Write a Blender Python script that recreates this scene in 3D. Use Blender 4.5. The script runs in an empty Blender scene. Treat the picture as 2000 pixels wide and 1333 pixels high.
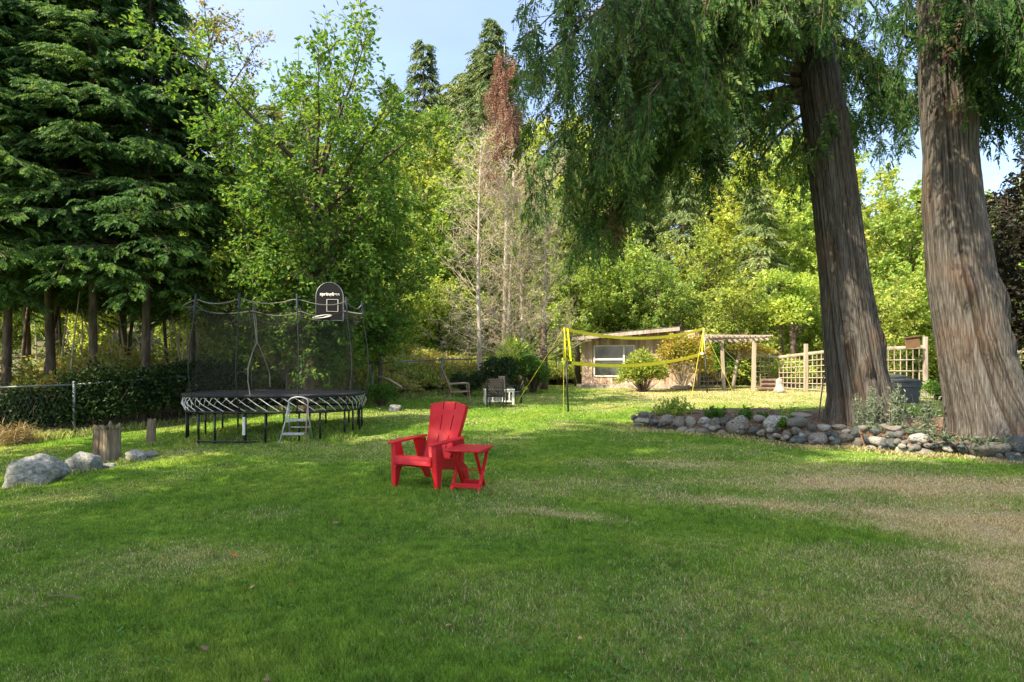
import bpy, math, random
import numpy as np
from mathutils import Vector, Matrix, noise as mnoise
R_ = math.radians
S = bpy.context.scene
C = S.collection

# ------------------------------------------------------------------ camera, sky, sun, exposure
F, HOR, ZC = 1200.0, 720.0, 1.35          # focal length and horizon row of the 2000 px wide photograph
cam_d = bpy.data.cameras.new('camera'); cam = bpy.data.objects.new('camera', cam_d); C.objects.link(cam)
cam.location = (0, 0, ZC); cam.rotation_euler = (R_(90), 0, 0)
cam_d.sensor_width = 36; cam_d.lens = 36 * F / 2000; cam_d.shift_y = (HOR - 666.5) / 2000
cam_d.clip_end = 2000; cam_d.clip_start = 0.05
S.camera = cam
SUN_EL = R_(45); SUN_DIR = Vector((-0.80, -0.60, 0)).normalized()      # towards the sun, on the ground plane
w = bpy.data.worlds.new('World'); S.world = w; w.use_nodes = True
nt = w.node_tree; bg = nt.nodes['Background']
sky = nt.nodes.new('ShaderNodeTexSky'); sky.sky_type = 'NISHITA'; sky.sun_disc = False
sky.sun_elevation = SUN_EL; sky.sun_rotation = math.atan2(SUN_DIR.x, SUN_DIR.y)
sky.air_density = 1.0; sky.dust_density = 1.6; sky.ozone_density = 2.5; sky.altitude = 20
# thin high cloud veil that pales the blue
wtc = nt.nodes.new('ShaderNodeTexCoord'); wmp = nt.nodes.new('ShaderNodeMapping'); wmp.inputs['Scale'].default_value = (1.2, 3.0, 5.0); nt.links.new(wtc.outputs['Generated'], wmp.inputs[0])
wnz = nt.nodes.new('ShaderNodeTexNoise'); wnz.inputs['Scale'].default_value = 1.6; wnz.inputs['Detail'].default_value = 5; nt.links.new(wmp.outputs[0], wnz.inputs[0])
wmr = nt.nodes.new('ShaderNodeMapRange'); nt.links.new(wnz.outputs[0], wmr.inputs[0]); wmr.inputs[1].default_value = .35; wmr.inputs[2].default_value = .7; wmr.inputs[3].default_value = .5; wmr.inputs[4].default_value = .72
wmx = nt.nodes.new('ShaderNodeMix'); wmx.data_type = 'RGBA'; nt.links.new(wmr.outputs[0], wmx.inputs[0]); nt.links.new(sky.outputs[0], wmx.inputs[6]); wmx.inputs[7].default_value = (1, 1, 1, 1)
# the veil scatters more light on the sun's side of the sky than opposite it
wdot = nt.nodes.new('ShaderNodeVectorMath'); wdot.operation = 'DOT_PRODUCT'; nt.links.new(wtc.outputs['Generated'], wdot.inputs[0]); wdot.inputs[1].default_value = (SUN_DIR.x * math.cos(SUN_EL), SUN_DIR.y * math.cos(SUN_EL), math.sin(SUN_EL))
wveil = nt.nodes.new('ShaderNodeValToRGB'); we = wveil.color_ramp.elements; we[0].position = .0; we[0].color = (.60, .67, .88, 1); we[1].position = 1; we[1].color = (2.1, 2.0, 2.0, 1)
nt.links.new(wdot.outputs['Value'], wveil.inputs[0]); nt.links.new(wveil.outputs[0], wmx.inputs[7])
nt.links.new(wmx.outputs[2], bg.inputs[0]); bg.inputs[1].default_value = 0.15
sd = bpy.data.lights.new('sun', 'SUN'); sd.energy = 2.7; sd.angle = R_(0.53); sd.color = (1.0, 0.87, 0.66)
sun = bpy.data.objects.new('sun', sd); C.objects.link(sun)
tosun = Vector((SUN_DIR.x * math.cos(SUN_EL), SUN_DIR.y * math.cos(SUN_EL), math.sin(SUN_EL)))
sun.rotation_euler = tosun.to_track_quat('Z', 'Y').to_euler(); sun.location = tosun * 60
vs = S.view_settings; vs.view_transform = 'Standard'; vs.look = 'None'; vs.gamma = 1; vs.exposure = 2.34
S.render.engine = 'CYCLES'
cy = S.cycles; cy.max_bounces = 8; cy.diffuse_bounces = 4; cy.transparent_max_bounces = 16
cy.transmission_bounces = 4; cy.use_denoising = True; cy.sample_clamp_indirect = 8

# ------------------------------------------------------------------ terrain
def sst(a, b, v):
    t = np.clip((v - a) / (b - a), 0, 1); return t * t * (3 - 2 * t)
def _hash(ix, iy, seed):
    n = (ix * 374761393 + iy * 668265263 + seed * 974634777).astype(np.int64) & 0x7fffffff
    n = ((n ^ (n >> 13)) * 1274126177) & 0x7fffffff
    return ((n ^ (n >> 16)) & 0xffff) / 65535.0
def vn(x, y, seed=0):
    x = np.asarray(x, float); y = np.asarray(y, float)
    ix = np.floor(x).astype(np.int64); iy = np.floor(y).astype(np.int64)
    fx = x - ix; fy = y - iy; fx = fx * fx * (3 - 2 * fx); fy = fy * fy * (3 - 2 * fy)
    a = _hash(ix, iy, seed); b = _hash(ix + 1, iy, seed); c = _hash(ix, iy + 1, seed); d = _hash(ix + 1, iy + 1, seed)
    return (a * (1 - fx) + b * fx) * (1 - fy) + (c * (1 - fx) + d * fx) * fy
def fbm(x, y, seed=0, o=3):
    s = 0; a = .5; t = 0
    for k in range(o):
        s = s + a * vn(x * 2 ** k, y * 2 ** k, seed + k * 17); t += a; a *= .5
    return s / t
def gz(x, y):
    x = np.asarray(x, float); y = np.asarray(y, float)
    z = .62 * sst(8, 24, y) - .32 * sst(3, 11, -x) * sst(2, 8, y)
    z = z + .16 * np.clip(y - 28, 0, 200) + .05 * np.clip(-x - 14, 0, 60) * sst(5, 15, y)
    z = z + .05 * (fbm(x * .35, y * .35, 5, 2) - .5) * sst(3, 6, y)
    return z
def Q(px, py, d): return Vector(((px - 1000) / F * d, d, ZC - (py - HOR) / F * d))
def G(px, py, dz=0.0):
    lo, d = 1.0, 1.0
    while d < 80:
        p = Q(px, py, d)
        if p.z < gz(p.x, p.y) + dz: break
        d += .05
    p = Q(px, py, d); p.z = float(gz(p.x, p.y)) + dz; return p
def on(px, d, dz=0.0):
    x = (px - 1000) / F * d; return Vector((x, d, float(gz(x, d)) + dz))

# ------------------------------------------------------------------ mesh building
class MB:
    def __init__(s): s.V = []; s.F = {}; s.n = 0
    def add(s, V, Fs):
        V = np.asarray(V, np.float32).reshape(-1, 3)
        if not isinstance(Fs, list): Fs = [Fs]
        elif Fs and isinstance(Fs[0], tuple): Fs = [np.array(Fs)]
        for f in Fs:
            f = np.asarray(f, np.int64)
            if f.size: s.F.setdefault(f.shape[1], []).append(f + s.n)
        s.V.append(V); s.n += len(V); return s
    def box(s, c, d, M=None, taper=1.0):
        x, y, z = [v / 2 for v in d]
        V = [(-x, -y, -z), (x, -y, -z), (x, y, -z), (-x, y, -z), (-x * taper, -y * taper, z), (x * taper, -y * taper, z), (x * taper, y * taper, z), (-x * taper, y * taper, z)]
        V = [Vector(v) for v in V]
        if M is not None: V = [M @ v for v in V]
        V = [v + Vector(c) for v in V]
        return s.add([tuple(v) for v in V], [(0, 3, 2, 1), (4, 5, 6, 7), (0, 1, 5, 4), (1, 2, 6, 5), (2, 3, 7, 6), (3, 0, 4, 7)])
    def bar(s, a, b, wx, wy, up=(0, 0, 1), w2=None):
        a = Vector(a); b = Vector(b); t = (b - a).normalized(); u = Vector(up)
        if abs(t.dot(u)) > .98: u = Vector((1, 0, 0))
        sx = t.cross(u).normalized(); sy = sx.cross(t).normalized(); k = w2 if w2 else 1
        V = []
        for p, m in ((a, 1), (b, k)):
            for i, j in ((-1, -1), (1, -1), (1, 1), (-1, 1)): V.append(tuple(p + sx * i * wx / 2 * m + sy * j * wy / 2 * m))
        return s.add(V, [(0, 1, 2, 3), (7, 6, 5, 4), (0, 4, 5, 1), (1, 5, 6, 2), (2, 6, 7, 3), (3, 7, 4, 0)])
    def tube(s, P, r, seg=8, cap=True, closed=False):
        P = [Vector(p) for p in P]; n = len(P)
        if not hasattr(r, '__len__'): r = [r] * n
        V = []; u = None
        for i, p in enumerate(P):
            if closed: t = P[(i + 1) % n] - P[i - 1]
            else: t = P[min(i + 1, n - 1)] - P[max(i - 1, 0)]
            t = t.normalized() if t.length > 1e-9 else Vector((0, 0, 1))
            if u is None: u = t.orthogonal().normalized()
            u = (u - t * u.dot(t)); u = u.normalized() if u.length > 1e-6 else t.orthogonal().normalized()
            v = t.cross(u)
            for k in range(seg):
                a = 2 * math.pi * k / seg; V.append(tuple(p + (u * math.cos(a) + v * math.sin(a)) * r[i]))
        Fq = []
        for i in range(n if closed else n - 1):
            i2 = (i + 1) % n
            for k in range(seg):
                k2 = (k + 1) % seg; Fq.append((i * seg + k, i * seg + k2, i2 * seg + k2, i2 * seg + k))
        s.add(V, np.array(Fq))
        if cap and not closed:
            s.F.setdefault(seg, []).append(np.array([[s.n - n * seg + k for k in range(seg)][::-1]]))
            s.F[seg].append(np.array([[s.n - seg + k for k in range(seg)]]))
        return s
    def lathe(s, prof, c=(0, 0, 0), seg=24, sx=1, sy=1):
        V = []; Fq = []
        for r, z in prof:
            for k in range(seg):
                a = 2 * math.pi * k / seg; V.append((c[0] + r * math.cos(a) * sx, c[1] + r * math.sin(a) * sy, c[2] + z))
        for i in range(len(prof) - 1):
            for k in range(seg):
                k2 = (k + 1) % seg; Fq.append((i * seg + k, i * seg + k2, (i + 1) * seg + k2, (i + 1) * seg + k))
        return s.add(V, np.array(Fq))
    def prism(s, pts, M, t):
        """outline pts (u,v) extruded along local z by t and moved by M"""
        n = len(pts); V = [tuple(M @ Vector((u, v, 0))) for u, v in pts] + [tuple(M @ Vector((u, v, t))) for u, v in pts]
        s.add(V, [np.array([list(range(n))[::-1]]), np.array([list(range(n, 2 * n))]), np.array([(i, (i + 1) % n, n + (i + 1) % n, n + i) for i in range(n)])]); return s
    def build(s, name, mat, parent=None, smooth=False, bevel=0, attr=None):
        V = np.concatenate(s.V) if s.V else np.zeros((0, 3), np.float32)
        me = bpy.data.meshes.new(name); me.vertices.add(len(V)); me.vertices.foreach_set('co', V.ravel())
        loops = []; starts = []; tot = []; off = 0
        for k, lst in s.F.items():
            a = np.concatenate([np.asarray(q).reshape(-1, k) for q in lst]); loops.append(a.ravel())
            starts.append(off + np.arange(len(a)) * k); tot.append(np.full(len(a), k)); off += a.size
        loops = np.concatenate(loops).astype(np.int32); starts = np.concatenate(starts).astype(np.int32); tot = np.concatenate(tot).astype(np.int32)
        me.loops.add(len(loops)); me.loops.foreach_set('vertex_index', loops)
        me.polygons.add(len(starts)); me.polygons.foreach_set('loop_start', starts); me.polygons.foreach_set('loop_total', tot)
        me.polygons.foreach_set('use_smooth', np.full(len(starts), smooth))
        me.update(calc_edges=True)
        for an, av in (attr or {}).items():
            at = me.attributes.new(an, 'FLOAT', 'POINT'); at.data.foreach_set('value', np.asarray(av, np.float32))
        me.materials.append(mat)
        o = bpy.data.objects.new(name, me); C.objects.link(o)
        if parent: o.parent = parent
        if bevel:
            b = o.modifiers.new('bevel', 'BEVEL'); b.width = bevel; b.segments = 2; b.limit_method = 'ANGLE'; b.angle_limit = R_(40)
            b.harden_normals = False
        return o
def tag(o, label=None, cat=None, group=None, kind=None):
    if label: o['label'] = label
    if cat: o['category'] = cat
    if group: o['group'] = group
    if kind: o['kind'] = kind
    return o
def empty(name, loc, label, cat, group=None, rz=0.0):
    o = bpy.data.objects.new(name, None); C.objects.link(o); o.location = loc; o.rotation_euler = (0, 0, rz); o.empty_display_size = .2
    return tag(o, label, cat, group)
def copy_tree(o, parent=None):
    c = o.copy(); C.objects.link(c); c.parent = parent
    for ch in list(o.children): copy_tree(ch, c)
    return c

# ------------------------------------------------------------------ materials
def newmat(name):
    m = bpy.data.materials.new(name); m.use_nodes = True; n = m.node_tree.nodes; n.clear()
    return m, m.node_tree, n, m.node_tree.links
def ramp(n, stops):
    r = n.new('ShaderNodeValToRGB'); e = r.color_ramp.elements
    while len(e) > 1: e.remove(e[0])
    e[0].position = stops[0][0]; e[0].color = (*stops[0][1], 1)
    for p, c in stops[1:]:
        q = e.new(p); q.color = (*c, 1)
    return r
def mixc(n, l, a, b, f, mode='MIX'):
    m = n.new('ShaderNodeMix'); m.data_type = 'RGBA'; m.blend_type = mode; m.clamp_factor = True
    for sock, v in ((m.inputs[6], a), (m.inputs[7], b), (m.inputs[0], f)):
        if isinstance(v, bpy.types.NodeSocket): l.new(v, sock)
        elif isinstance(v, (tuple, list)): sock.default_value = (*v, 1)
        else: sock.default_value = v
    return m.outputs[2]
def solid(name, col, rough=.6, metal=0.0, spec=.4, var=.15, scale=6, bump=0.0, bscale=40, stretch=None, cols=None, coat=0, nlo=.35, nhi=.65):
    m, t, n, l = newmat(name)
    out = n.new('ShaderNodeOutputMaterial'); p = n.new('ShaderNodeBsdfPrincipled'); l.new(p.outputs[0], out.inputs[0])
    tc = n.new('ShaderNodeTexCoord'); mp = n.new('ShaderNodeMapping'); l.new(tc.outputs['Object'], mp.inputs[0])
    if stretch: mp.inputs['Scale'].default_value = stretch
    nz = n.new('ShaderNodeTexNoise'); nz.inputs['Scale'].default_value = scale; nz.inputs['Detail'].default_value = 6; nz.inputs['Roughness'].default_value = .65
    l.new(mp.outputs[0], nz.inputs[0])
    if cols is None: cols = [tuple(c * (1 - var) for c in col), tuple(min(1, c * (1 + var)) for c in col)]
    k = len(cols)
    r = ramp(n, [(nlo + (nhi - nlo) * i / max(1, k - 1), c) for i, c in enumerate(cols)]); l.new(nz.outputs[0], r.inputs[0])
    l.new(r.outputs[0], p.inputs['Base Color'])
    p.inputs['Roughness'].default_value = rough; p.inputs['Metallic'].default_value = metal; p.inputs['Specular IOR Level'].default_value = spec
    p.inputs['Coat Weight'].default_value = coat
    if bump:
        b = n.new('ShaderNodeBump'); b.inputs['Strength'].default_value = bump; b.inputs['Distance'].default_value = .02
        n2 = n.new('ShaderNodeTexNoise'); n2.inputs['Scale'].default_value = bscale; n2.inputs['Detail'].default_value = 8
        l.new(mp.outputs[0], n2.inputs[0]); l.new(n2.outputs[0], b.inputs['Height']); l.new(b.outputs[0], p.inputs['Normal'])
    return m
def leafmat(name, cols, trans=.38, rough=.5, scale=.7, spec=.15, tcol=1.25, obj=.25, warm=None, clump=.45):
    m, t, n, l = newmat(name)
    out = n.new('ShaderNodeOutputMaterial'); p = n.new('ShaderNodeBsdfPrincipled'); tr = n.new('ShaderNodeBsdfTranslucent'); mx = n.new('ShaderNodeMixShader')
    g = n.new('ShaderNodeNewGeometry'); tc = n.new('ShaderNodeTexCoord'); nz = n.new('ShaderNodeTexNoise'); nz.inputs['Scale'].default_value = scale; nz.inputs['Detail'].default_value = 3
    l.new(tc.outputs['Object'], nz.inputs[0])
    k = len(cols); r = ramp(n, [(i / max(1, k - 1), c) for i, c in enumerate(cols)])
    ma = n.new('ShaderNodeMath'); ma.operation = 'MULTIPLY_ADD'; l.new(nz.outputs[0], ma.inputs[0]); ma.inputs[1].default_value = 2.2 * clump; ma.inputs[2].default_value = -1.1 * clump
    ad = n.new('ShaderNodeMath'); ad.operation = 'ADD'; ad.use_clamp = True; l.new(g.outputs['Random Per Island'], ad.inputs[0]); l.new(ma.outputs[0], ad.inputs[1])
    l.new(ad.outputs[0], r.inputs[0])
    oi = n.new('ShaderNodeObjectInfo'); hs = n.new('ShaderNodeHueSaturation')
    mr = n.new('ShaderNodeMapRange'); l.new(oi.outputs['Random'], mr.inputs[0]); mr.inputs[3].default_value = 1 - obj; mr.inputs[4].default_value = 1 + obj
    mh = n.new('ShaderNodeMapRange'); l.new(oi.outputs['Random'], mh.inputs[0]); mh.inputs[3].default_value = .5 + .04 * obj; mh.inputs[4].default_value = .5 - .06 * obj
    l.new(mh.outputs[0], hs.inputs['Hue']); l.new(mr.outputs[0], hs.inputs['Value']); l.new(r.outputs[0], hs.inputs['Color'])
    l.new(hs.outputs[0], p.inputs['Base Color'])
    tcx = mixc(n, l, hs.outputs[0], (tcol * 1.15, tcol, tcol * .45), 1.0, 'MULTIPLY'); l.new(tcx, tr.inputs[0])
    p.inputs['Roughness'].default_value = rough; p.inputs['Specular IOR Level'].default_value = spec
    mx.inputs[0].default_value = trans; l.new(p.outputs[0], mx.inputs[1]); l.new(tr.outputs[0], mx.inputs[2]); l.new(mx.outputs[0], out.inputs[0])
    return m
M = {}
M['conifer'] = leafmat('conifer_foliage', [(.032, .088, .032), (.065, .15, .042), (.15, .26, .065)], trans=.42, tcol=1.5, scale=.5, clump=.6)
M['cedar'] = leafmat('cedar_foliage', [(.018, .05, .014), (.045, .12, .026), (.13, .20, .045)], trans=.36, tcol=1.5, scale=1.1, clump=.8)
M['fir'] = leafmat('fir_foliage', [(.06, .11, .045), (.12, .18, .06), (.24, .28, .10)], trans=.25, tcol=1.3, obj=.3)
M['leaf'] = leafmat('green_leaves', [(.055, .145, .032), (.10, .215, .042), (.19, .30, .065)], trans=.42, tcol=1.6)
M['leafY'] = leafmat('yellow_green_leaves', spec=.35, cols=[(.13, .22, .035), (.26, .36, .06), (.46, .50, .13)], trans=.42, tcol=1.4)
M['leafG'] = leafmat('fresh_green_leaves', spec=.35, cols=[(.13, .25, .045), (.25, .38, .07), (.42, .50, .12)], trans=.42, tcol=1.5)
M['leafA'] = leafmat('autumn_leaves', [(.16, .22, .045), (.28, .30, .06), (.42, .27, .07)], trans=.4, tcol=1.3)
M['purple'] = leafmat('purple_leaves', [(.014, .012, .010), (.028, .022, .018), (.035, .05, .022)], trans=.15, tcol=1.2)
M['bramble'] = leafmat('bramble_leaves', [(.14, .25, .04), (.32, .38, .08), (.50, .50, .14), (.48, .31, .13)], trans=.36, tcol=1.3, scale=.55, clump=.75)
M['hedge'] = leafmat('dark_hedge_leaves', [(.014, .032, .012), (.03, .06, .018), (.06, .10, .03)], trans=.2, tcol=1.2)
M['browned'] = leafmat('brown_dead_foliage', [(.10, .055, .03), (.19, .11, .065), (.27, .18, .12)], trans=.3, tcol=1.1)
M['silver'] = leafmat('silver_leaves', [(.08, .115, .07), (.15, .19, .12), (.24, .28, .19)], trans=.15, tcol=1.0, rough=.85, spec=.1)
M['straw'] = leafmat('straw', [(.20, .14, .06), (.34, .26, .13), (.45, .36, .2)], trans=.25, tcol=1.0)
M['ltwig'] = solid('pale_twigs', (.42, .35, .26), .85, var=.25, scale=3)
M['barkP'] = solid('pale_bark', (.42, .37, .31), .9, cols=[(.22, .185, .14), (.42, .37, .30), (.56, .50, .42)], scale=5, stretch=(1, 1, .35), bump=.5, bscale=12)
M['barkD'] = solid('dark_bark', (.09, .065, .045), .95, cols=[(.045, .032, .024), (.10, .072, .05), (.17, .13, .10)], scale=7, stretch=(1, 1, .25), bump=.8, bscale=14)
M['black'] = solid('black_metal', (.012, .012, .014), .45, var=.3)
M['blacksoft'] = solid('black_fabric', (.02, .02, .022), .85, var=.3)
M['board_black'] = solid('black_board', (.009, .009, .010), .7, spec=.15)
M['sleeve'] = solid('navy_sleeve', (.022, .028, .05), .6)
M['rod'] = solid('white_fibreglass', (.62, .62, .60), .4)
M['rim'] = solid('grey_rope', (.17, .165, .13), .8)
M['alu'] = solid('dull_aluminium', (.33, .35, .36), .5, metal=.3, var=.12)
M['galv'] = solid('galvanised_steel', (.14, .165, .17), .5, metal=.5, var=.2, scale=12)
M['wire'] = solid('dull_wire', (.06, .065, .06), .7, metal=.2)
M['rust'] = solid('rusty_tube', (.22, .15, .11), .7)
M['yellow'] = solid('yellow_webbing', (.80, .66, .01), .6, var=.08)
M['yrope'] = solid('yellow_rope', (.62, .56, .05), .7)
M['white'] = solid('white_paint', (.72, .69, .62), .6, var=.1)
M['lead'] = solid('brown_wood_block', (.16, .09, .045), .8)

def red_plastic():
    m, t, n, l = newmat('red_plastic'); out = n.new('ShaderNodeOutputMaterial'); p = n.new('ShaderNodeBsdfPrincipled'); l.new(p.outputs[0], out.inputs[0])
    tc = n.new('ShaderNodeTexCoord'); nz = n.new('ShaderNodeTexNoise'); nz.inputs['Scale'].default_value = 5; nz.inputs['Detail'].default_value = 7; l.new(tc.outputs['Object'], nz.inputs[0])
    r = ramp(n, [(.35, (.47, .010, .015)), (.62, (.54, .015, .022)), (.8, (.57, .04, .05))]); l.new(nz.outputs[0], r.inputs[0]); l.new(r.outputs[0], p.inputs['Base Color'])
    p.inputs['Specular IOR Level'].default_value = .28; r2 = ramp(n, [(.3, (.36,) * 3), (.7, (.55,) * 3)]); l.new(nz.outputs[0], r2.inputs[0]); l.new(r2.outputs[0], p.inputs['Roughness'])
    b = n.new('ShaderNodeBump'); b.inputs['Strength'].default_value = .06; b.inputs['Distance'].default_value = .004; n2 = n.new('ShaderNodeTexNoise'); n2.inputs['Scale'].default_value = 160
    l.new(tc.outputs['Object'], n2.inputs[0]); l.new(n2.outputs[0], b.inputs['Height']); l.new(b.outputs[0], p.inputs['Normal']); return m
M['red'] = red_plastic()

def net_mat():
    m, t, n, l = newmat('black_net_mesh'); out = n.new('ShaderNodeOutputMaterial'); mx = n.new('ShaderNodeMixShader'); tr = n.new('ShaderNodeBsdfTransparent'); d = n.new('ShaderNodeBsdfDiffuse')
    d.inputs[0].default_value = (.035, .036, .03, 1); mx.inputs[0].default_value = .21; l.new(tr.outputs[0], mx.inputs[1]); l.new(d.outputs[0], mx.inputs[2]); l.new(mx.outputs[0], out.inputs[0]); return m
M['net'] = net_mat()
def vnet_mat():
    m, t, n, l = newmat('thin_sports_net'); out = n.new('ShaderNodeOutputMaterial'); mx = n.new('ShaderNodeMixShader'); tr = n.new('ShaderNodeBsdfTransparent'); d = n.new('ShaderNodeBsdfDiffuse')
    d.inputs[0].default_value = (.03, .03, .03, 1); mx.inputs[0].default_value = .05; l.new(tr.outputs[0], mx.inputs[1]); l.new(d.outputs[0], mx.inputs[2]); l.new(mx.outputs[0], out.inputs[0]); return m
M['vnet'] = vnet_mat()
def glass_mat():
    m, t, n, l = newmat('window_glass'); out = n.new('ShaderNodeOutputMaterial'); p = n.new('ShaderNodeBsdfPrincipled'); l.new(p.outputs[0], out.inputs[0])
    tc = n.new('ShaderNodeTexCoord'); nz = n.new('ShaderNodeTexNoise'); nz.inputs['Scale'].default_value = 2.5; nz.inputs['Detail'].default_value = 4; l.new(tc.outputs['Object'], nz.inputs[0])
    r = ramp(n, [(.35, (.015, .02, .015)), (.65, (.06, .075, .055))]); l.new(nz.outputs[0], r.inputs[0]); l.new(r.outputs[0], p.inputs['Base Color']); p.inputs['Roughness'].default_value = .12
    p.inputs['Specular IOR Level'].default_value = .8; return m
M['glass'] = glass_mat()
def cedar_bark():
    m, t, n, l = newmat('cedar_bark'); out = n.new('ShaderNodeOutputMaterial'); p = n.new('ShaderNodeBsdfPrincipled'); l.new(p.outputs[0], out.inputs[0])
    at = n.new('ShaderNodeAttribute'); at.attribute_name = 'ridge'; tc = n.new('ShaderNodeTexCoord')
    mp = n.new('ShaderNodeMapping'); mp.inputs['Scale'].default_value = (1, 1, .025); l.new(tc.outputs['Object'], mp.inputs[0])
    nz = n.new('ShaderNodeTexNoise'); nz.inputs['Scale'].default_value = 46; nz.inputs['Detail'].default_value = 6; nz.inputs['Roughness'].default_value = .7; l.new(mp.outputs[0], nz.inputs[0])
    big = n.new('ShaderNodeTexNoise'); big.inputs['Scale'].default_value = 1.1; big.inputs['Detail'].default_value = 4; l.new(tc.outputs['Object'], big.inputs[0])
    r = ramp(n, [(.30, (.028, .025, .022)), (.45, (.078, .071, .062)), (.6, (.142, .134, .12)), (.75, (.225, .218, .20))]); l.new(nz.outputs[0], r.inputs[0])
    rr = ramp(n, [(.1, (.24, .165, .12)), (.5, (.68, .62, .56)), (.85, (1, 1, 1))]); l.new(at.outputs['Fac'], rr.inputs[0])
    c = mixc(n, l, r.outputs[0], rr.outputs[0], .9, 'MULTIPLY')
    rb = ramp(n, [(.50, (0, 0, 0)), (.68, (1, 1, 1))]); l.new(big.outputs[0], rb.inputs[0])
    c2 = mixc(n, l, c, (.20, .10, .055), .0); l.new(rb.outputs[0], c2.node.inputs[0])
    sc = n.new('ShaderNodeMath'); sc.operation = 'MULTIPLY'; sc.inputs[1].default_value = .22; l.new(rb.outputs[0], sc.inputs[0]); l.new(sc.outputs[0], c2.node.inputs[0])
    l.new(c2, p.inputs['Base Color']); p.inputs['Roughness'].default_value = .95; p.inputs['Specular IOR Level'].default_value = .1
    b = n.new('ShaderNodeBump'); b.inputs['Strength'].default_value = .9; b.inputs['Distance'].default_value = .03; l.new(nz.outputs[0], b.inputs['Height']); l.new(b.outputs[0], p.inputs['Normal']); return m
M['cbark'] = cedar_bark()
def grassmat(name, ground=False):
    m, t, n, l = newmat(name); out = n.new('ShaderNodeOutputMaterial')
    at = n.new('ShaderNodeAttribute'); at.attribute_name = 'dry'; g = n.new('ShaderNodeNewGeometry')
    nz = n.new('ShaderNodeTexNoise'); nz.inputs['Scale'].default_value = .9; nz.inputs['Detail'].default_value = 5; l.new(g.outputs['Position'], nz.inputs[0])
    green = ramp(n, [(.3, (.075, .215, .02)), (.5, (.13, .29, .026)), (.7, (.25, .365, .05))]); l.new(nz.outputs[0], green.inputs[0])
    straw = ramp(n, [(.0, (.30, .235, .14)), (.5, (.56, .45, .27)), (1, (.86, .74, .50))])
    if ground:
        n2 = n.new('ShaderNodeTexNoise'); n2.inputs['Scale'].default_value = 60; n2.inputs['Detail'].default_value = 4; l.new(g.outputs['Position'], n2.inputs[0]); rnd = n2.outputs[0]
    else: rnd = g.outputs['Random Per Island']
    l.new(rnd, straw.inputs[0])
    tn = n.new('ShaderNodeTexNoise'); tn.inputs['Scale'].default_value = 9; tn.inputs['Detail'].default_value = 3; l.new(g.outputs['Position'], tn.inputs[0])
    tr_ = ramp(n, [(.35, (.58, .66, .60)), (.5, (1, 1, 1)), (.68, (1.45, 1.28, 1.3))]); l.new(tn.outputs[0], tr_.inputs[0]); greenv = mixc(n, l, green.outputs[0], tr_.outputs[0], 1.0, 'MULTIPLY')
    vr_ = ramp(n, [(0, (.62, .66, .7)), (.6, (1, 1, 1)), (1, (1.5, 1.4, 1.5))]); l.new(rnd, vr_.inputs[0]); greenv = mixc(n, l, greenv, vr_.outputs[0], 1.0, 'MULTIPLY')
    gv = mixc(n, l, greenv, (.33, .40, .08), .0); mm = n.new('ShaderNodeMath'); mm.operation = 'MULTIPLY'; mm.inputs[1].default_value = .35; l.new(rnd, mm.inputs[0]); l.new(mm.outputs[0], gv.node.inputs[0])
    c = mixc(n, l, gv, straw.outputs[0], .5); l.new(at.outputs['Fac'], c.node.inputs[0])
    if ground:
        c = mixc(n, l, c, (.80, .76, .66), 1.0, 'MULTIPLY')
    p = n.new('ShaderNodeBsdfPrincipled'); l.new(c, p.inputs['Base Color']); p.inputs['Roughness'].default_value = .7; p.inputs['Specular IOR Level'].default_value = .1
    if ground:
        p.inputs['Roughness'].default_value = .95
        b = n.new('ShaderNodeBump'); b.inputs['Strength'].default_value = 1; b.inputs['Distance'].default_value = .03; l.new(rnd, b.inputs['Height']); l.new(b.outputs[0], p.inputs['Normal'])
        l.new(p.outputs[0], out.inputs[0])
    else:
        tr = n.new('ShaderNodeBsdfTranslucent'); mx = n.new('ShaderNodeMixShader'); tcx = mixc(n, l, c, (1.6, 1.45, .6), 1.0, 'MULTIPLY'); l.new(tcx, tr.inputs[0])
        mx.inputs[0].default_value = .33; l.new(p.outputs[0], mx.inputs[1]); l.new(tr.outputs[0], mx.inputs[2]); l.new(mx.outputs[0], out.inputs[0])
    return m
M['grass'] = grassmat('grass_blades'); M['lawn'] = grassmat('lawn_soil', True)
M['mulch'] = solid('bark_mulch', (.11, .07, .045), .95, cols=[(.05, .03, .02), (.14, .085, .05), (.26, .18, .12)], scale=30, bump=1, bscale=50)
M['woods'] = solid('forest_floor', (.09, .08, .04), .95, cols=[(.04, .045, .02), (.10, .10, .04), (.17, .14, .07)], scale=2, bump=.6, bscale=12)
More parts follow.
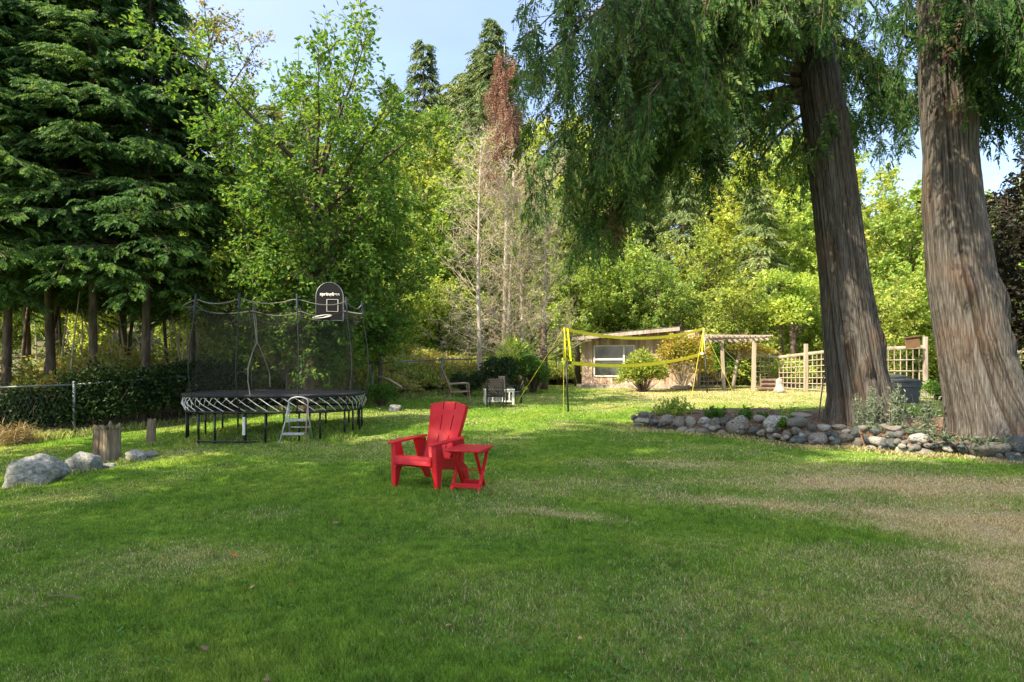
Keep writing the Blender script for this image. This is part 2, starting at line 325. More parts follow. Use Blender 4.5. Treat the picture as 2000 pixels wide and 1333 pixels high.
def rockmat(k_=1.0):
    m, t, n, l = newmat('fieldstone'); out = n.new('ShaderNodeOutputMaterial'); p = n.new('ShaderNodeBsdfPrincipled'); l.new(p.outputs[0], out.inputs[0])
    oi = n.new('ShaderNodeObjectInfo'); base = ramp(n, [(0, (.05, .062, .066)), (.3, (.10, .105, .10)), (.55, (.155, .142, .12)), (.8, (.27, .265, .245)), (1, (.13, .10, .08))] if k_ == 1 else [(0, (.20, .20, .185)), (1, (.27, .265, .24))]); l.new(oi.outputs['Random'], base.inputs[0])
    tc = n.new('ShaderNodeTexCoord'); ad = n.new('ShaderNodeVectorMath'); ad.operation = 'ADD'; l.new(tc.outputs['Object'], ad.inputs[0]); l.new(oi.outputs['Random'], ad.inputs[1])
    nz = n.new('ShaderNodeTexNoise'); nz.inputs['Scale'].default_value = 7; nz.inputs['Detail'].default_value = 9; nz.inputs['Roughness'].default_value = .7; l.new(ad.outputs[0], nz.inputs[0])
    r = ramp(n, [(.36, (.5, .49, .47)), (.5, (1, 1, 1)), (.66, (1.8, 1.78, 1.7))]); l.new(nz.outputs[0], r.inputs[0])
    c = mixc(n, l, base.outputs[0], r.outputs[0], 1.0, 'MULTIPLY')
    n3 = n.new('ShaderNodeTexNoise'); n3.inputs['Scale'].default_value = 3.2; n3.inputs['Detail'].default_value = 6; l.new(ad.outputs[0], n3.inputs[0])
    rl = ramp(n, [(.56, (0, 0, 0)), (.66, (.55, .55, .55))]); l.new(n3.outputs[0], rl.inputs[0]); c2 = mixc(n, l, c, (.15, .17, .075), .3); l.new(rl.outputs[0], c2.node.inputs[0])
    l.new(c2, p.inputs['Base Color']); p.inputs['Roughness'].default_value = .88; p.inputs['Specular IOR Level'].default_value = .2
    b = n.new('ShaderNodeBump'); b.inputs['Strength'].default_value = .7; b.inputs['Distance'].default_value = .02; l.new(nz.outputs[0], b.inputs['Height']); l.new(b.outputs[0], p.inputs['Normal']); return m
M['rock'] = rockmat(); M['rock2'] = rockmat(2)
def wood(name, cols, plank=0, axis='X', scale=8, stretch=(1, 1, .08), gap=.08):
    m, t, n, l = newmat(name); out = n.new('ShaderNodeOutputMaterial'); p = n.new('ShaderNodeBsdfPrincipled'); l.new(p.outputs[0], out.inputs[0])
    tc = n.new('ShaderNodeTexCoord'); mp = n.new('ShaderNodeMapping'); mp.inputs['Scale'].default_value = stretch; l.new(tc.outputs['Object'], mp.inputs[0])
    nz = n.new('ShaderNodeTexNoise'); nz.inputs['Scale'].default_value = scale; nz.inputs['Detail'].default_value = 7; nz.inputs['Roughness'].default_value = .7; l.new(mp.outputs[0], nz.inputs[0])
    k = len(cols); r = ramp(n, [(.3 + .4 * i / (k - 1), c) for i, c in enumerate(cols)]); l.new(nz.outputs[0], r.inputs[0]); c = r.outputs[0]
    if plank:
        g = n.new('ShaderNodeNewGeometry'); r2 = ramp(n, [(0, (.62, .58, .55)), (1, (1.2, 1.15, 1.1))]); l.new(g.outputs['Random Per Island'], r2.inputs[0]); c = mixc(n, l, c, r2.outputs[0], 1.0, 'MULTIPLY')
    l.new(c, p.inputs['Base Color']); p.inputs['Roughness'].default_value = .85; p.inputs['Specular IOR Level'].default_value = .2
    b = n.new('ShaderNodeBump'); b.inputs['Strength'].default_value = .5; b.inputs['Distance'].default_value = .01; l.new(nz.outputs[0], b.inputs['Height']); l.new(b.outputs[0], p.inputs['Normal']); return m
M['board'] = wood('weathered_boards', [(.28, .19, .13), (.50, .38, .28), (.66, .54, .43)], plank=1)
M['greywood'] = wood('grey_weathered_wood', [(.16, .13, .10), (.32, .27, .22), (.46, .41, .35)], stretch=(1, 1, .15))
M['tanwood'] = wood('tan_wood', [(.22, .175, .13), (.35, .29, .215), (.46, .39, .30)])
M['brownwood'] = wood('dark_brown_wood', [(.08, .05, .035), (.15, .10, .07), (.22, .16, .12)])
M['stump'] = wood('weathered_stump', [(.05, .038, .024), (.17, .13, .085), (.27, .22, .15)], scale=18, stretch=(1, 1, .12))
M['moss'] = solid('moss', (.10, .13, .03), .95, bump=1, bscale=80)
M['roofing'] = solid('worn_shingles', (.16, .135, .115), .9, cols=[(.05, .042, .036), (.11, .095, .08), (.19, .165, .14)], scale=7, bump=.6)
M['whicker'] = solid('shaded_wicker', (.018, .014, .012), .6)  # shade on the near chair's back is put into this dark colour
M['lwicker'] = solid('lit_wicker', (.36, .30, .26), .6)  # same wicker made pale, sunlight on the other chair's back painted in
M['bin'] = solid('grey_plastic_bin', (.05, .06, .07), .5, var=.15)
M['binlid'] = solid('bin_lid', (.03, .036, .045), .5)

# ------------------------------------------------------------------ dryness of the lawn (own colour of the turf)
def blob(x, y, cx, cy, rx, ry, a=0.0):
    c, s = math.cos(a), math.sin(a); u = ((x - cx) * c + (y - cy) * s) / rx; v = (-(x - cx) * s + (y - cy) * c) / ry
    return np.exp(-(u * u + v * v))
def dryness(x, y):
    n1 = fbm(x * .9, y * .9, 3, 4); n2 = fbm(x * 4, y * 4, 9, 3)
    d = .07 + .8 * (n1 - .5)
    d = d + 1.2 * blob(x, y, 4.9, 7.0, 2.4, .7, -.1) + .45 * blob(x, y, 2.4, 8.5, 1.8, .4, -.1) + 1.1 * blob(x, y, 4.4, 5.2, 1.4, .8, -.5) + .9 * blob(x, y, 3.3, 3.7, .8, 1.0, -.6)
    d = d + .75 * blob(x, y, 2.3, 6.2, 1.1, .28, -.4) + .7 * blob(x, y, .5, 5.6, .5, .2, -.3) + .3 * blob(x, y, .9, 7.2, .9, .3, 0)
    d = d + .5 * sst(14, 19, y) * sst(0, 5, x) + .18 * blob(x, y, -1.2, 5.9, 1.2, .3, .2) + .3 * blob(x, y, 2.2, 3.4, .6, .25, -.3)
    d = d - .4 * blob(x, y, 2.6, 5.0, 1.5, .25, -.42) + .10 * sst(1.2, 4.5, x) * sst(9, 3, y)
    return np.clip(d + .75 * (n2 - .5) * np.clip(d * 1.8, .1, 1), 0, 1)

# ------------------------------------------------------------------ raised bed outline
front = [(1240, 830), (1246, 840), (1298, 844), (1376, 850), (1438, 854), (1493, 862), (1544, 873), (1594, 875), (1672, 877), (1746, 889), (1797, 892), (1840, 891), (1930, 904), (1996, 909), (2090, 916), (2200, 924)]
Fp = [G(px, py) for px, py in front]
def lp(a, b, t): return a + (b - a) * t
back = [Fp[0] + Vector((.25, .8, 0)), G(1340, 818), G(1460, 815), G(1600, 812), Vector((8.4, 14.0, 0)), Vector((11.5, 12.5, 0)), Vector((12.0, 6.6, 0))]
bed_poly = [(p.x, p.y) for p in Fp] + [(p.x, p.y) for p in back[::-1]]
BP = np.array(bed_poly)
def in_poly(x, y, poly=BP):
    x = np.asarray(x, float); y = np.asarray(y, float); ins = np.zeros(x.shape, bool); n = len(poly); j = n - 1
    for i in range(n):
        xi, yi = poly[i]; xj, yj = poly[j]
        c = ((yi > y) != (yj > y)) & (x < (xj - xi) * (y - yi) / (yj - yi + 1e-12) + xi); ins ^= c; j = i
    return ins
def dist_poly(x, y, poly=BP):
    d = np.full(np.shape(x), 1e9); n = len(poly)
    for i in range(n):
        a = poly[i]; b = poly[(i + 1) % n]; ab = b - a; t = np.clip(((x - a[0]) * ab[0] + (y - a[1]) * ab[1]) / (ab @ ab), 0, 1)
        d = np.minimum(d, np.hypot(x - a[0] - t * ab[0], y - a[1] - t * ab[1]))
    return d
# chain link fence line, left to right, and lawn limits
fence_px = [(-260, 880, 1), (-60, 866, 1), (145, 853, 1), (400, 822, 0), (560, 802, 0), (727, 786, 1), (863, 770, 1), (982, 757, 1), (1090, 752, 0)]
fence_pts = [G(a, b) for a, b, _ in fence_px]
def fence_y(x):
    xs = [p.x for p in fence_pts]; ys = [p.y for p in fence_pts]
    return np.interp(x, xs, ys, left=ys[0], right=26.5)

# ------------------------------------------------------------------ ground
def ground():
    xs = np.unique(np.concatenate([np.arange(-90, -14, 3.0), np.arange(-14, 14, .16), np.arange(14, 91, 3.0)]))
    ys = np.unique(np.concatenate([np.arange(-20, 1, 1.5), np.arange(1, 14, .13), np.arange(14, 30, .35), np.arange(30, 140, 3.0)]))
    X, Y = np.meshgrid(xs, ys); Z = gz(X, Y); V = np.stack([X, Y, Z], -1).reshape(-1, 3); nx = len(xs)
    i = np.arange(len(ys) - 1)[:, None] * nx + np.arange(nx - 1)[None]; i = i.ravel()
    mb = MB(); mb.add(V, np.stack([i, i + 1, i + nx + 1, i + nx], 1))
    o = mb.build('lawn', M['lawn'], smooth=True, attr={'dry': dryness(X, Y).ravel()}); tag(o, kind='structure')
    # forest floor beyond the fence, a sheet just above the soil
    xs = np.arange(-90, 91, 1.5); ys = np.arange(0, 1, .02)
    X = np.repeat(xs[None], 41, 0); t = np.linspace(0, 1, 41)[:, None]; Y0 = fence_y(xs) + .05; Y0 = np.where(xs > 1.5, 27.0, Y0)[None]; Y = Y0 + (138 - Y0) * t ** 2
    Z = gz(X, Y) + .012 + .02 * sst(28, 60, Y); V = np.stack([X, Y, Z], -1).reshape(-1, 3); nx = len(xs); i = (np.arange(40)[:, None] * nx + np.arange(nx - 1)[None]).ravel()
    mb = MB(); mb.add(V, np.stack([i, i + 1, i + nx + 1, i + nx], 1)); tag(mb.build('forest_floor', M['woods'], smooth=True), kind='structure')
ground()
def bedmesh():
    xs = np.arange(BP[:, 0].min() - .1, BP[:, 0].max() + .1, .09); ys = np.arange(BP[:, 1].min() - .1, BP[:, 1].max() + .1, .09)
    X, Y = np.meshgrid(xs, ys); ins = in_poly(X, Y); d = np.where(ins, dist_poly(X, Y), -dist_poly(X, Y))
    Z = gz(X, Y) - .10 + (.36 - .10 * sst(5, 7, X)) * sst(.04, .36, d) + .10 * (fbm(X * 3, Y * 3, 7, 3) - .5)
    V = np.stack([X, Y, Z], -1).reshape(-1, 3); nx = len(xs); i = (np.arange(len(ys) - 1)[:, None] * nx + np.arange(nx - 1)[None]).ravel()
    ok = (d.ravel()[i] > -.15); i = i[ok]; mb = MB(); mb.add(V, np.stack([i, i + 1, i + nx + 1, i + nx], 1)); tag(mb.build('mulch_bed', M['mulch'], smooth=True), kind='structure')
bedmesh()
def bedz(x, y): return float(gz(x, y)) + .24

# ------------------------------------------------------------------ grass
def blades_np(x, y, z, h, wd, rng, lean=.45):
    n = len(x); a = rng.uniform(0, 2 * np.pi, n); la = rng.uniform(0, 2 * np.pi, n); le = rng.uniform(.1, 1, n) * lean
    P = np.stack([x, y, z], 1); s = np.stack([np.cos(a), np.sin(a), 0 * a], 1) * (wd / 2)[:, None]; L = np.stack([np.cos(la), np.sin(la), 0 * la], 1) * (le * h)[:, None]
    up = np.zeros((n, 3)); up[:, 2] = h
    V = np.stack([P - s, P + s, P + up * .55 + L * .35 - s * .8, P + up * .55 + L * .35 + s * .8, P + up * np.sqrt(1 - .5 * le[:, None] ** 2) + L * 1.15], 1).reshape(-1, 3)
    b = np.arange(n)[:, None] * 5; return V, b + np.array([[0, 1, 3, 2]]), b + np.array([[2, 3, 4]])
def grass():
    rng = np.random.default_rng(4); N = 1150000
    d = np.exp(rng.uniform(math.log(2.1), math.log(27), N)); u = rng.uniform(-1.1, 1.25, N); x = u * d * .98; y = d
    ok = (y < np.where(x > 1.5, 26.2, fence_y(x) - .1)) & ~(in_poly(x, y)); x, y, d = x[ok], y[ok], d[ok]
    z = gz(x, y) - .004; h = (.018 + .018 * rng.random(len(x))) * (.75 + .5 * fbm(x * 1.5, y * 1.5, 21, 2)); h *= .7 + .75 * sst(.35, .75, fbm(x * 5, y * 5, 33, 2))
    dr = dryness(x, y); h *= 1 - .25 * dr; h *= np.clip(1.15 - d * .012, .8, 1.1)
    wd = .0012 * d + .0007; V, q, t = blades_np(x, y, z, h, wd, rng, .75)
    # each blade is green or straw with a chance that grows with the dryness of the turf
    b = np.clip((rng.random(len(x)) < dr * .95) * .75 + dr * .25 + rng.uniform(-.05, .12, len(x)), 0, 1); b = np.repeat(b, 5)
    mb = MB(); mb.add(V, [q, t]); o = mb.build('grass', M['grass'], attr={'dry': b}); tag(o, 'short mown lawn grass, green with straw coloured dry patches', 'grass', kind='stuff')
    # longer tufts below the trampoline and along the fence foot
    pts = []
    def tuft(cx, cy, r, n, hh, dry):
        a = rng.uniform(0, 2 * np.pi, n); rr = r * np.sqrt(rng.random(n)); pts.append((cx + rr * np.cos(a), cy + rr * np.sin(a), np.full(n, hh) * rng.uniform(.5, 1.2, n), np.full(n, dry)))
    for k in range(60): tuft(rng.uniform(-6.1, -3.0), rng.uniform(11.2, 13.6), .22, 90, .11, .1)
    for k in range(130):
        t_ = rng.uniform(0, len(fence_pts) - 2.01); i = int(t_); p = fence_pts[i].lerp(fence_pts[i + 1], t_ - i); tuft(p.x, p.y - .15, .3, 80, .2, .35)
    for k in range(7): tuft(-10.6 + rng.uniform(-1.0, .8), 12.7 + rng.uniform(-.4, .4), .3, 110, .26, .7)
    for (px, py) in ((160, 925), (120, 905), (215, 912), (240, 905), (60, 950), (280, 888), (300, 870), (600, 872), (575, 878)):
        p = G(px, py); tuft(p.x, p.y + .02, .2, 130, .09, .3)
    for k in range(len(Fp) - 1):
        for j in range(6): p = Fp[k].lerp(Fp[k + 1], (j + .5) / 6); tuft(p.x + rng.uniform(-.1, .1), p.y - .12, .16, 60, .07, .6)
    x = np.concatenate([p[0] for p in pts]); y = np.concatenate([p[1] for p in pts]); h = np.concatenate([p[2] for p in pts]); dr = np.concatenate([p[3] for p in pts])
    V, q, t = blades_np(x, y, gz(x, y), h, .0011 * y + .001, rng, 1.0); mb = MB(); mb.add(V, [q, t])
    tag(mb.build('rough_grass', M['grass'], attr={'dry': np.repeat(np.clip(dr + rng.uniform(-.2, .2, len(dr)), 0, 1), 5)}), 'longer unmown grass at the fence foot and under the trampoline', 'grass', kind='stuff')
    # clover and small weeds in the near turf
    n = 5200; d = np.exp(rng.uniform(math.log(2.4), math.log(8), n)); x = rng.uniform(-.9, .75, n) * d; y = d; k = fbm(x * 1.3, y * 1.3, 55, 2) > .56; x, y = x[k], y[k]
    P = np.stack([x, y, gz(x, y) + rng.uniform(.018, .035, len(x))], 1); V, q = leaves_np(P, rng, .024, flat=.85, wid=.9)
    mb = MB(); mb.add(V, q); tag(mb.build('clover', M['clover']), 'small clover leaves scattered through the near lawn', 'clover', kind='stuff')

def leaves_np(P, rng, size, flat=.35, wid=.6, D=None, jit=.3):
    n = len(P); v = rng.normal(size=(n, 3)); v[:, 2] *= (1 - flat)
    if D is not None: v = v * jit + D
    v /= np.linalg.norm(v, axis=1)[:, None] + 1e-9
    nn = rng.normal(size=(n, 3)) * .55; nn[:, 2] += flat * 1.6 + .2; s = np.cross(v, nn); s /= np.linalg.norm(s, axis=1)[:, None] + 1e-9; nn = np.cross(s, v)
    L = size * rng.uniform(.65, 1.25, n)[:, None]; w_ = L * wid * .5
    V = np.stack([P, P + v * L * .45 + s * w_ + nn * L * .08, P + v * L - nn * L * .12, P + v * L * .45 - s * w_ + nn * L * .08], 1).reshape(-1, 3)
    return V, np.arange(n)[:, None] * 4 + np.array([[0, 1, 2, 3]])
M['clover'] = leafmat('clover_leaves', [(.07, .18, .03), (.12, .25, .045)], trans=.3, obj=0)
grass()

# ------------------------------------------------------------------ vegetation generators
def nrm(v): return v / (np.linalg.norm(v, axis=-1, keepdims=True) + 1e-9)
def fronds_np(P, D, S_, L, droop, k, rng, wid=.22, ang=.72, fl=.42):
    """flat conifer sprays: P base, D direction, S_ side vector; each leaflet one quad"""
    n = len(P); D = nrm(D); S_ = nrm(S_ - D * (S_ * D).sum(1, keepdims=True)); L = L[:, None]; out = []
    g = np.array([0, 0, -1.0])
    for j in range(k):
        t = (j + .6) / k; b = P + D * L * t + g * L * droop * t * t; tt = nrm(D + g * 2 * droop * t)
        for sgn in (-1, 1):
            dr = nrm(tt * (ang + rng.uniform(-.12, .12, (n, 1))) + S_ * sgn * .7 + g * (.15 + .3 * droop)); ln = L * fl * (1.05 - .75 * t) * rng.uniform(.75, 1.2, (n, 1)); wv = nrm(np.cross(np.cross(dr, S_ * sgn + tt), dr)) * ln * wid
            out.append(np.stack([b, b + dr * ln * .5 + wv, b + dr * ln, b + dr * ln * .45 - wv], 1))
    t = 1.0; tt = nrm(D + g * 2 * droop); b = P + D * L * .8 + g * L * droop * .64; wv = S_ * L * .06
    out.append(np.stack([b, b + tt * L * .18 + wv, b + tt * L * .36, b + tt * L * .18 - wv], 1))
    V = np.concatenate(out).reshape(-1, 3); return V, np.arange(len(V) // 4)[:, None] * 4 + np.array([[0, 1, 2, 3]])
def twigs_np(A, B, ra, rb):
    n = len(A); t = nrm(B - A); u = nrm(np.cross(t, np.array([.31, .22, .93]) + 0 * t)); v = np.cross(t, u); V = []
    for P, r in ((A, ra), (B, rb)):
        r = np.broadcast_to(np.asarray(r, float), (n,))[:, None]
        for k in range(3): a = 2.094 * k; V.append(P + (u * math.cos(a) + v * math.sin(a)) * r)
    V = np.stack(V, 1).reshape(-1, 3); b = np.arange(n)[:, None] * 6
    return V, np.concatenate([b + np.array([[0, 1, 4, 3]]), b + np.array([[1, 2, 5, 4]]), b + np.array([[2, 0, 3, 5]])])
def rand_dir(rng, n): return nrm(rng.normal(size=(n, 3)))

def conifer(name, seed, h, r, base, nb, nsub, nfr, fL, k=5, droop=.35, mat='conifer', bark='barkD', top_r=.02, tr=.10, lean=(0, 0), tip_up=.1, parent_label=None):
    rng = np.random.default_rng(seed); root = empty(name, (0, 0, 0), 'x', 'tree')
    tp = [(lean[0] * t + .06 * math.sin(5 * t + seed), lean[1] * t + .06 * math.cos(4 * t), h * t - .2) for t in np.linspace(0, 1, 14)]
    mb = MB(); mb.tube(tp, [tr * (1.25 if i == 0 else 1) * (1 - t) + top_r for i, t in enumerate(np.linspace(0, 1, 14))], 10)
    mb.build('trunk', M[bark], root, smooth=True)
    TP = np.array(tp); wd = MB(); P = []; D = []; SS = []; L = []; A = []; B = []; rA = []; rB = []
    for i in range(nb):
        z = base + (h - base) * ((i + rng.random()) / nb) ** .92; t = z / h; az = i * 2.4 + rng.uniform(-.5, .5)
        prof = (1 - (z - base) / (h - base)) ** .75 * (.55 + .45 * min(1, (z - base) / (h * .12) + .25)); bl = r * prof * rng.uniform(.65, 1.15) + .15
        o = np.array([np.interp(z, TP[:, 2], TP[:, 0]), np.interp(z, TP[:, 2], TP[:, 1]), z]); dh = np.array([math.cos(az), math.sin(az), 0]); el = .30 * t - .05 + rng.uniform(-.16, .22); dro = droop * rng.uniform(.5, 2.0)
        ts = np.linspace(0, 1, 6)[:, None]; path = o + dh * bl * ts + np.array([0, 0, 1.]) * bl * (el * ts - dro * ts ** 2 + tip_up * ts ** 3)
        wd.tube(path, list(np.linspace(.012 + .012 * bl, .005, 6)), 5, cap=False)
        s = np.cross(dh, [0, 0, 1.])
        for j in range(nsub):
            tj = (j + rng.random()) / nsub * .85 + .15; p = o + dh * bl * tj + np.array([0, 0, 1.]) * bl * (el * tj - dro * tj ** 2 + tip_up * tj ** 3)
            sg = 1 if j % 2 else -1; sl = bl * .42 * (1.15 - tj) + .18; sd_ = nrm(dh * .75 + s * sg * rng.uniform(.4, 1) + np.array([0, 0, rng.uniform(-.25, .1)])); q = p + sd_ * sl + np.array([0, 0, -.22 * sl])
            A.append(p); B.append(q); rA.append(.007); rB.append(.003)
            for f in range(nfr):
                u = (f + rng.random()) / nfr; b_ = p * (1 - u) + q * u; fd = nrm(sd_ * .8 + s * rng.uniform(-.6, .6) + dh * .3 + np.array([0, 0, rng.uniform(-.45, .12)]))
                P.append(b_); D.append(fd); SS.append(np.cross(fd, [rng.uniform(-.35, .35), rng.uniform(-.35, .35), 1.])); L.append(fL * rng.uniform(.6, 1.25))
    V, q = twigs_np(np.array(A), np.array(B), np.array(rA), np.array(rB)); wd.add(V, q); wd.build('branches', M[bark], root)
    V, q = fronds_np(np.array(P), np.array(D), np.array(SS), np.array(L), .38, k, rng); mb = MB(); mb.add(V, q); mb.build('crown', M[mat], root)
    return root

def broadleaf(name, seed, h, base, R, nl, nsub, ntw, nle, leaf, mat, bark='barkD', tr=.12, up=.6, lean=(0, 0), oval=1.0, trunk_extra=None, sparse_top=0, split=.75):
    rng = np.random.default_rng(seed); root = empty(name, (0, 0, 0), 'x', 'tree')
    T = np.linspace(0, 1, 10); tp = np.stack([lean[0] * T + .12 * np.sin(3 * T + seed), lean[1] * T + .1 * np.cos(3.3 * T + seed), h * split * T - .2], 1)
    wd = MB(); wd.tube(tp, list(tr * (1 - .8 * T) * np.where(T == 0, 1.3, 1)), 9); wd.build('trunk', M[bark], root, smooth=True)
    br = MB(); A = []; B = []; LP = []; LD = []
    for i in range(nl):
        u = (i + .3) / nl; z0 = base * .7 + (h * split * .97 - base * .7) * u; o = np.array([np.interp(z0, tp[:, 2], tp[:, 0]), np.interp(z0, tp[:, 2], tp[:, 1]), z0])
        az = i * 2.4 + rng.uniform(-.4, .4); hh = (z0 - base * .7) / (h - base * .7); prof = math.sin(math.pi * min(1, .22 + .78 * (1 - hh) ** .85)) ** .6
        bl = R * prof * rng.uniform(.7, 1.12); el = up * (.4 + .9 * hh) + rng.uniform(-.12, .12)
        dh = np.array([math.cos(az), math.sin(az), 0]); zz = min(bl * el * 1.3 + .3, h - z0) if i < nl - 2 else (h - z0)
        ts = np.linspace(0, 1, 7)[:, None]; path = o + dh * bl * ts * (1 if i < nl - 2 else .25) + np.array([0, 0, 1.]) * zz * (ts ** .85); path = path + rng.normal(size=path.shape) * .03 * ts
        br.tube(path, list(np.linspace(.012 + .016 * bl, .006, 7)), 5, cap=False)
        for j in range(nsub):
            tj = .22 + .78 * (j + rng.random()) / nsub; p = np.array([np.interp(tj, ts[:, 0], path[:, c]) for c in range(3)]); sl = (R * .42 * (1.1 - .6 * tj) + .15) * rng.uniform(.6, 1.2)
            sd_ = nrm(dh * .6 + rand_dir(rng, 1)[0] * .95 + np.array([0, 0, .35 * up])); q = p + sd_ * sl; A.append(p); B.append(q)
            for k in range(ntw):
                tk = .2 + .8 * rng.random(); a = p * (1 - tk) + q * tk; td = nrm(sd_ * .5 + rand_dir(rng, 1)[0] + np.array([0, 0, .35 * up])); tl = rng.uniform(.25, .6) * (.5 + R * .18); b = a + td * tl; A.append(a); B.append(b)
                m = nle; uu = rng.uniform(.15, 1.05, m)[:, None]; LP.append(a * (1 - uu) + b * uu + rng.normal(size=(m, 3)) * .05); LD.append(np.repeat(td[None], m, 0) + np.array([0, 0, -.15]))
    A = np.array(A); B = np.array(B); V, q = twigs_np(A, B, .008, .003); br.add(V, q); br.build('branches', M[bark], root)
    LP = np.concatenate(LP); LD = np.concatenate(LD); V, q = leaves_np(LP, rng, leaf, flat=.35, D=LD, jit=1.1); mb = MB(); mb.add(V, q); mb.build('crown', M[mat], root)
    return root

def shrub_leaves(rng, cx, cy, cz, rx, ry, rz, n, leaf, shell=.55):
    d = rand_dir(rng, n); d[:, 2] = np.abs(d[:, 2]) * 1.0 - .1; rr = shell + (1 - shell) * rng.random(n) ** .6
    lump = .72 + .5 * np.array(fbm(d[:, 0] * 2.2 + d[:, 2] * 1.7 + 9 + cx, d[:, 1] * 2.2 - d[:, 2] + 5 + cy, 3, 3)); P = d * (rr * lump)[:, None] * np.array([rx, ry, rz]) + np.array([cx, cy, cz]); return P, d
def shrub(name, loc, r, h, n, leaf, mat, label, cat='shrub', group=None, seed=1, twig='barkD', upr=.3, wid=.6, ry=None):
    rng = np.random.default_rng(seed); root = empty(name, loc, label, cat, group); ry = ry or r
    Ps = []; ds = []
    for k in range(11):
        a_ = k * 2.4; q_ = rng.uniform(.25, .62); f_ = rng.uniform(.38, .6); zc_ = h * (.20 + .52 * rng.random() * (1.1 - q_)); P, d = shrub_leaves(rng, math.cos(a_) * r * q_, math.sin(a_) * ry * q_, zc_, r * f_, ry * f_, h * f_ * .62, n // 11, leaf, shell=.5); Ps.append(P); ds.append(d)
    P = np.concatenate(Ps); d = np.concatenate(ds); P[:, 2] = np.maximum(P[:, 2], .02)
    V, q = leaves_np(P, rng, leaf, flat=.4, wid=wid, D=d * .6 + np.array([0, 0, upr]), jit=.9); mb = MB(); mb.add(V, q); mb.build('foliage', M[mat], root)
    k = rng.choice(len(P), min(120, len(P) // 12), replace=False); A = np.zeros((len(k), 3)); A[:, :2] = P[k, :2] * .12; mb = MB(); V, q = twigs_np(A, P[k], .009, .003); mb.add(V, q); mb.build('stems', M[twig], root)
    return root
def put(root, loc, rz=0, sc=1.0, label=None, cat=None, group=None, szx=1.0, tilt=(0, 0)):
    root.location = loc; root.rotation_euler = (tilt[0], tilt[1], rz); root.scale = (sc * szx, sc * szx, sc); tag(root, label, cat, group); return root


# ================================================================== STRUCTURES OF THE GARDEN
# ------------------------------------------------------------------ shed
def facade(A, B):
    """local frame: x along the facade from A to B, -y out of the wall towards the lawn, z up"""
    u = (B - A); u.z = 0; L = u.length; u.normalize(); n = Vector((0, 0, 1)).cross(u)
    Mx = Matrix(((u.x, n.x, 0, A.x), (u.y, n.y, 0, A.y), (0, 0, 1, A.z), (0, 0, 0, 1))); return Mx, L
def shed():
    A = on(1137, 23.7); B = on(1360, 22.3); B.z = A.z; Mx, L = facade(A, B)
    root = empty('garden_shed', (0, 0, 0), 'weathered board garden shed with long window and sloping shingle roof', 'shed'); root.matrix_world = Mx
    HL, HR, D = 1.80, 2.12, 3.2
    def top(x): return HL + (HR - HL) * x / L
    mb = MB(); rng = random.Random(3); bw = .135; n = int(L / bw)
    wx0, wx1, wz0, wz1 = .46, 2.02, .40, 1.60
    for i in range(n):
        x0 = i * bw; x1 = x0 + bw - .009; xc = (x0 + x1) / 2; dy = rng.uniform(0, .008)
        segs = [(.06, top(xc))]
        if wx0 < xc < wx1: segs = [(.06, wz0), (wz1, top(xc))]
        for za, zb in segs:
            if zb > za: mb.box((xc, -.012 - dy, (za + zb) / 2), (x1 - x0, .024, zb - za))
    nd = int(D / bw)
    for i in range(nd):
        for xx in (-.012, L + .012): mb.box((xx, .03 + (i + .5) * bw, top(0 if xx < 1 else L) / 2 + .03), (.022, bw - .008, top(0 if xx < 1 else L) - .06))
    mb.box((wx0 / 2 + .02, .05, HL / 2), (wx0 - .06, .05, HL - .08)); mb.box(((wx1 + L) / 2, .05, HL / 2), (L - wx1 - .04, .05, HL - .08)); mb.box((L / 2, D, 1.0), (L, .05, 1.95))
    mb.build('wall', M['board'], root)
    mb = MB(); mb.box((L * .46, -.22, .07), (L * .98, .30, .10)); mb.box((L * .46, -.42, .03), (L * .95, .08, .1)); mb.build('sill_beam', M['greywood'], root)
    # roof slab, shingle courses laid on it
    rf = MB(); x0, x1 = -.25, L - .55; ang = math.atan2(HR - HL, L); R = Matrix.Rotation(-ang, 3, 'Y')
    cx = (x0 + x1) / 2; cz = top(cx); rf.box((cx, D / 2 - .2, cz + .08), ((x1 - x0) / math.cos(ang), D + .75, .09), R)
    ro = rf.build('roof', M['roofing'], root)
    rf = MB(); rng = random.Random(5)
    for i in range(24):
        xa = x0 + (x1 - x0) * i / 24; xb = xa + (x1 - x0) / 24 + .05; c = (xa + xb) / 2
        rf.box((c, D / 2 - .2, top(c) + .14 + rng.uniform(0, .01)), (xb - xa, D + .8 + rng.uniform(-.03, .03), .018), Matrix.Rotation(-ang + .03, 3, 'Y'))
    rf.build('shingles', M['roofing'], ro)
    fa = MB(); fa.box((cx, -.60, cz + .05), ((x1 - x0) / math.cos(ang) + .02, .03, .13), R)
    for i in range(12): xx = x0 + .2 + i * (x1 - x0 - .3) / 11; fa.box((xx, -.3, top(xx) - .02), (.05, .55, .09))
    fa.build('fascia', M['greywood'], ro)
    # window
    W = MB(); fw = .05
    for xa, xb, za, zb in ((wx0, wx1, wz1 - fw, wz1), (wx0, wx1, wz0, wz0 + fw), (wx0, wx0 + fw, wz0 + fw, wz1 - fw), (wx1 - fw, wx1, wz0 + fw, wz1 - fw), (1.58, 1.64, wz0 + fw, wz1 - fw)):
        W.box(((xa + xb) / 2, -.03, (za + zb) / 2), (xb - xa, .06, zb - za))
    W.box((1.045, -.025, 1.06), (1.07, .04, .07)); wn = W.build('window', M['white'], root)
    for xa, xb, za, zb in ((wx0 + fw, 1.58, 1.10, wz1 - fw), (wx0 + fw, 1.58, wz0 + fw, 1.02), (1.64, wx1 - fw, wz0 + fw, wz1 - fw)):
        p = MB(); p.box(((xa + xb) / 2, .0, (za + zb) / 2), (xb - xa - .004, .008, zb - za - .004)); p.build('pane', M['glass'], wn)
    return Mx, L
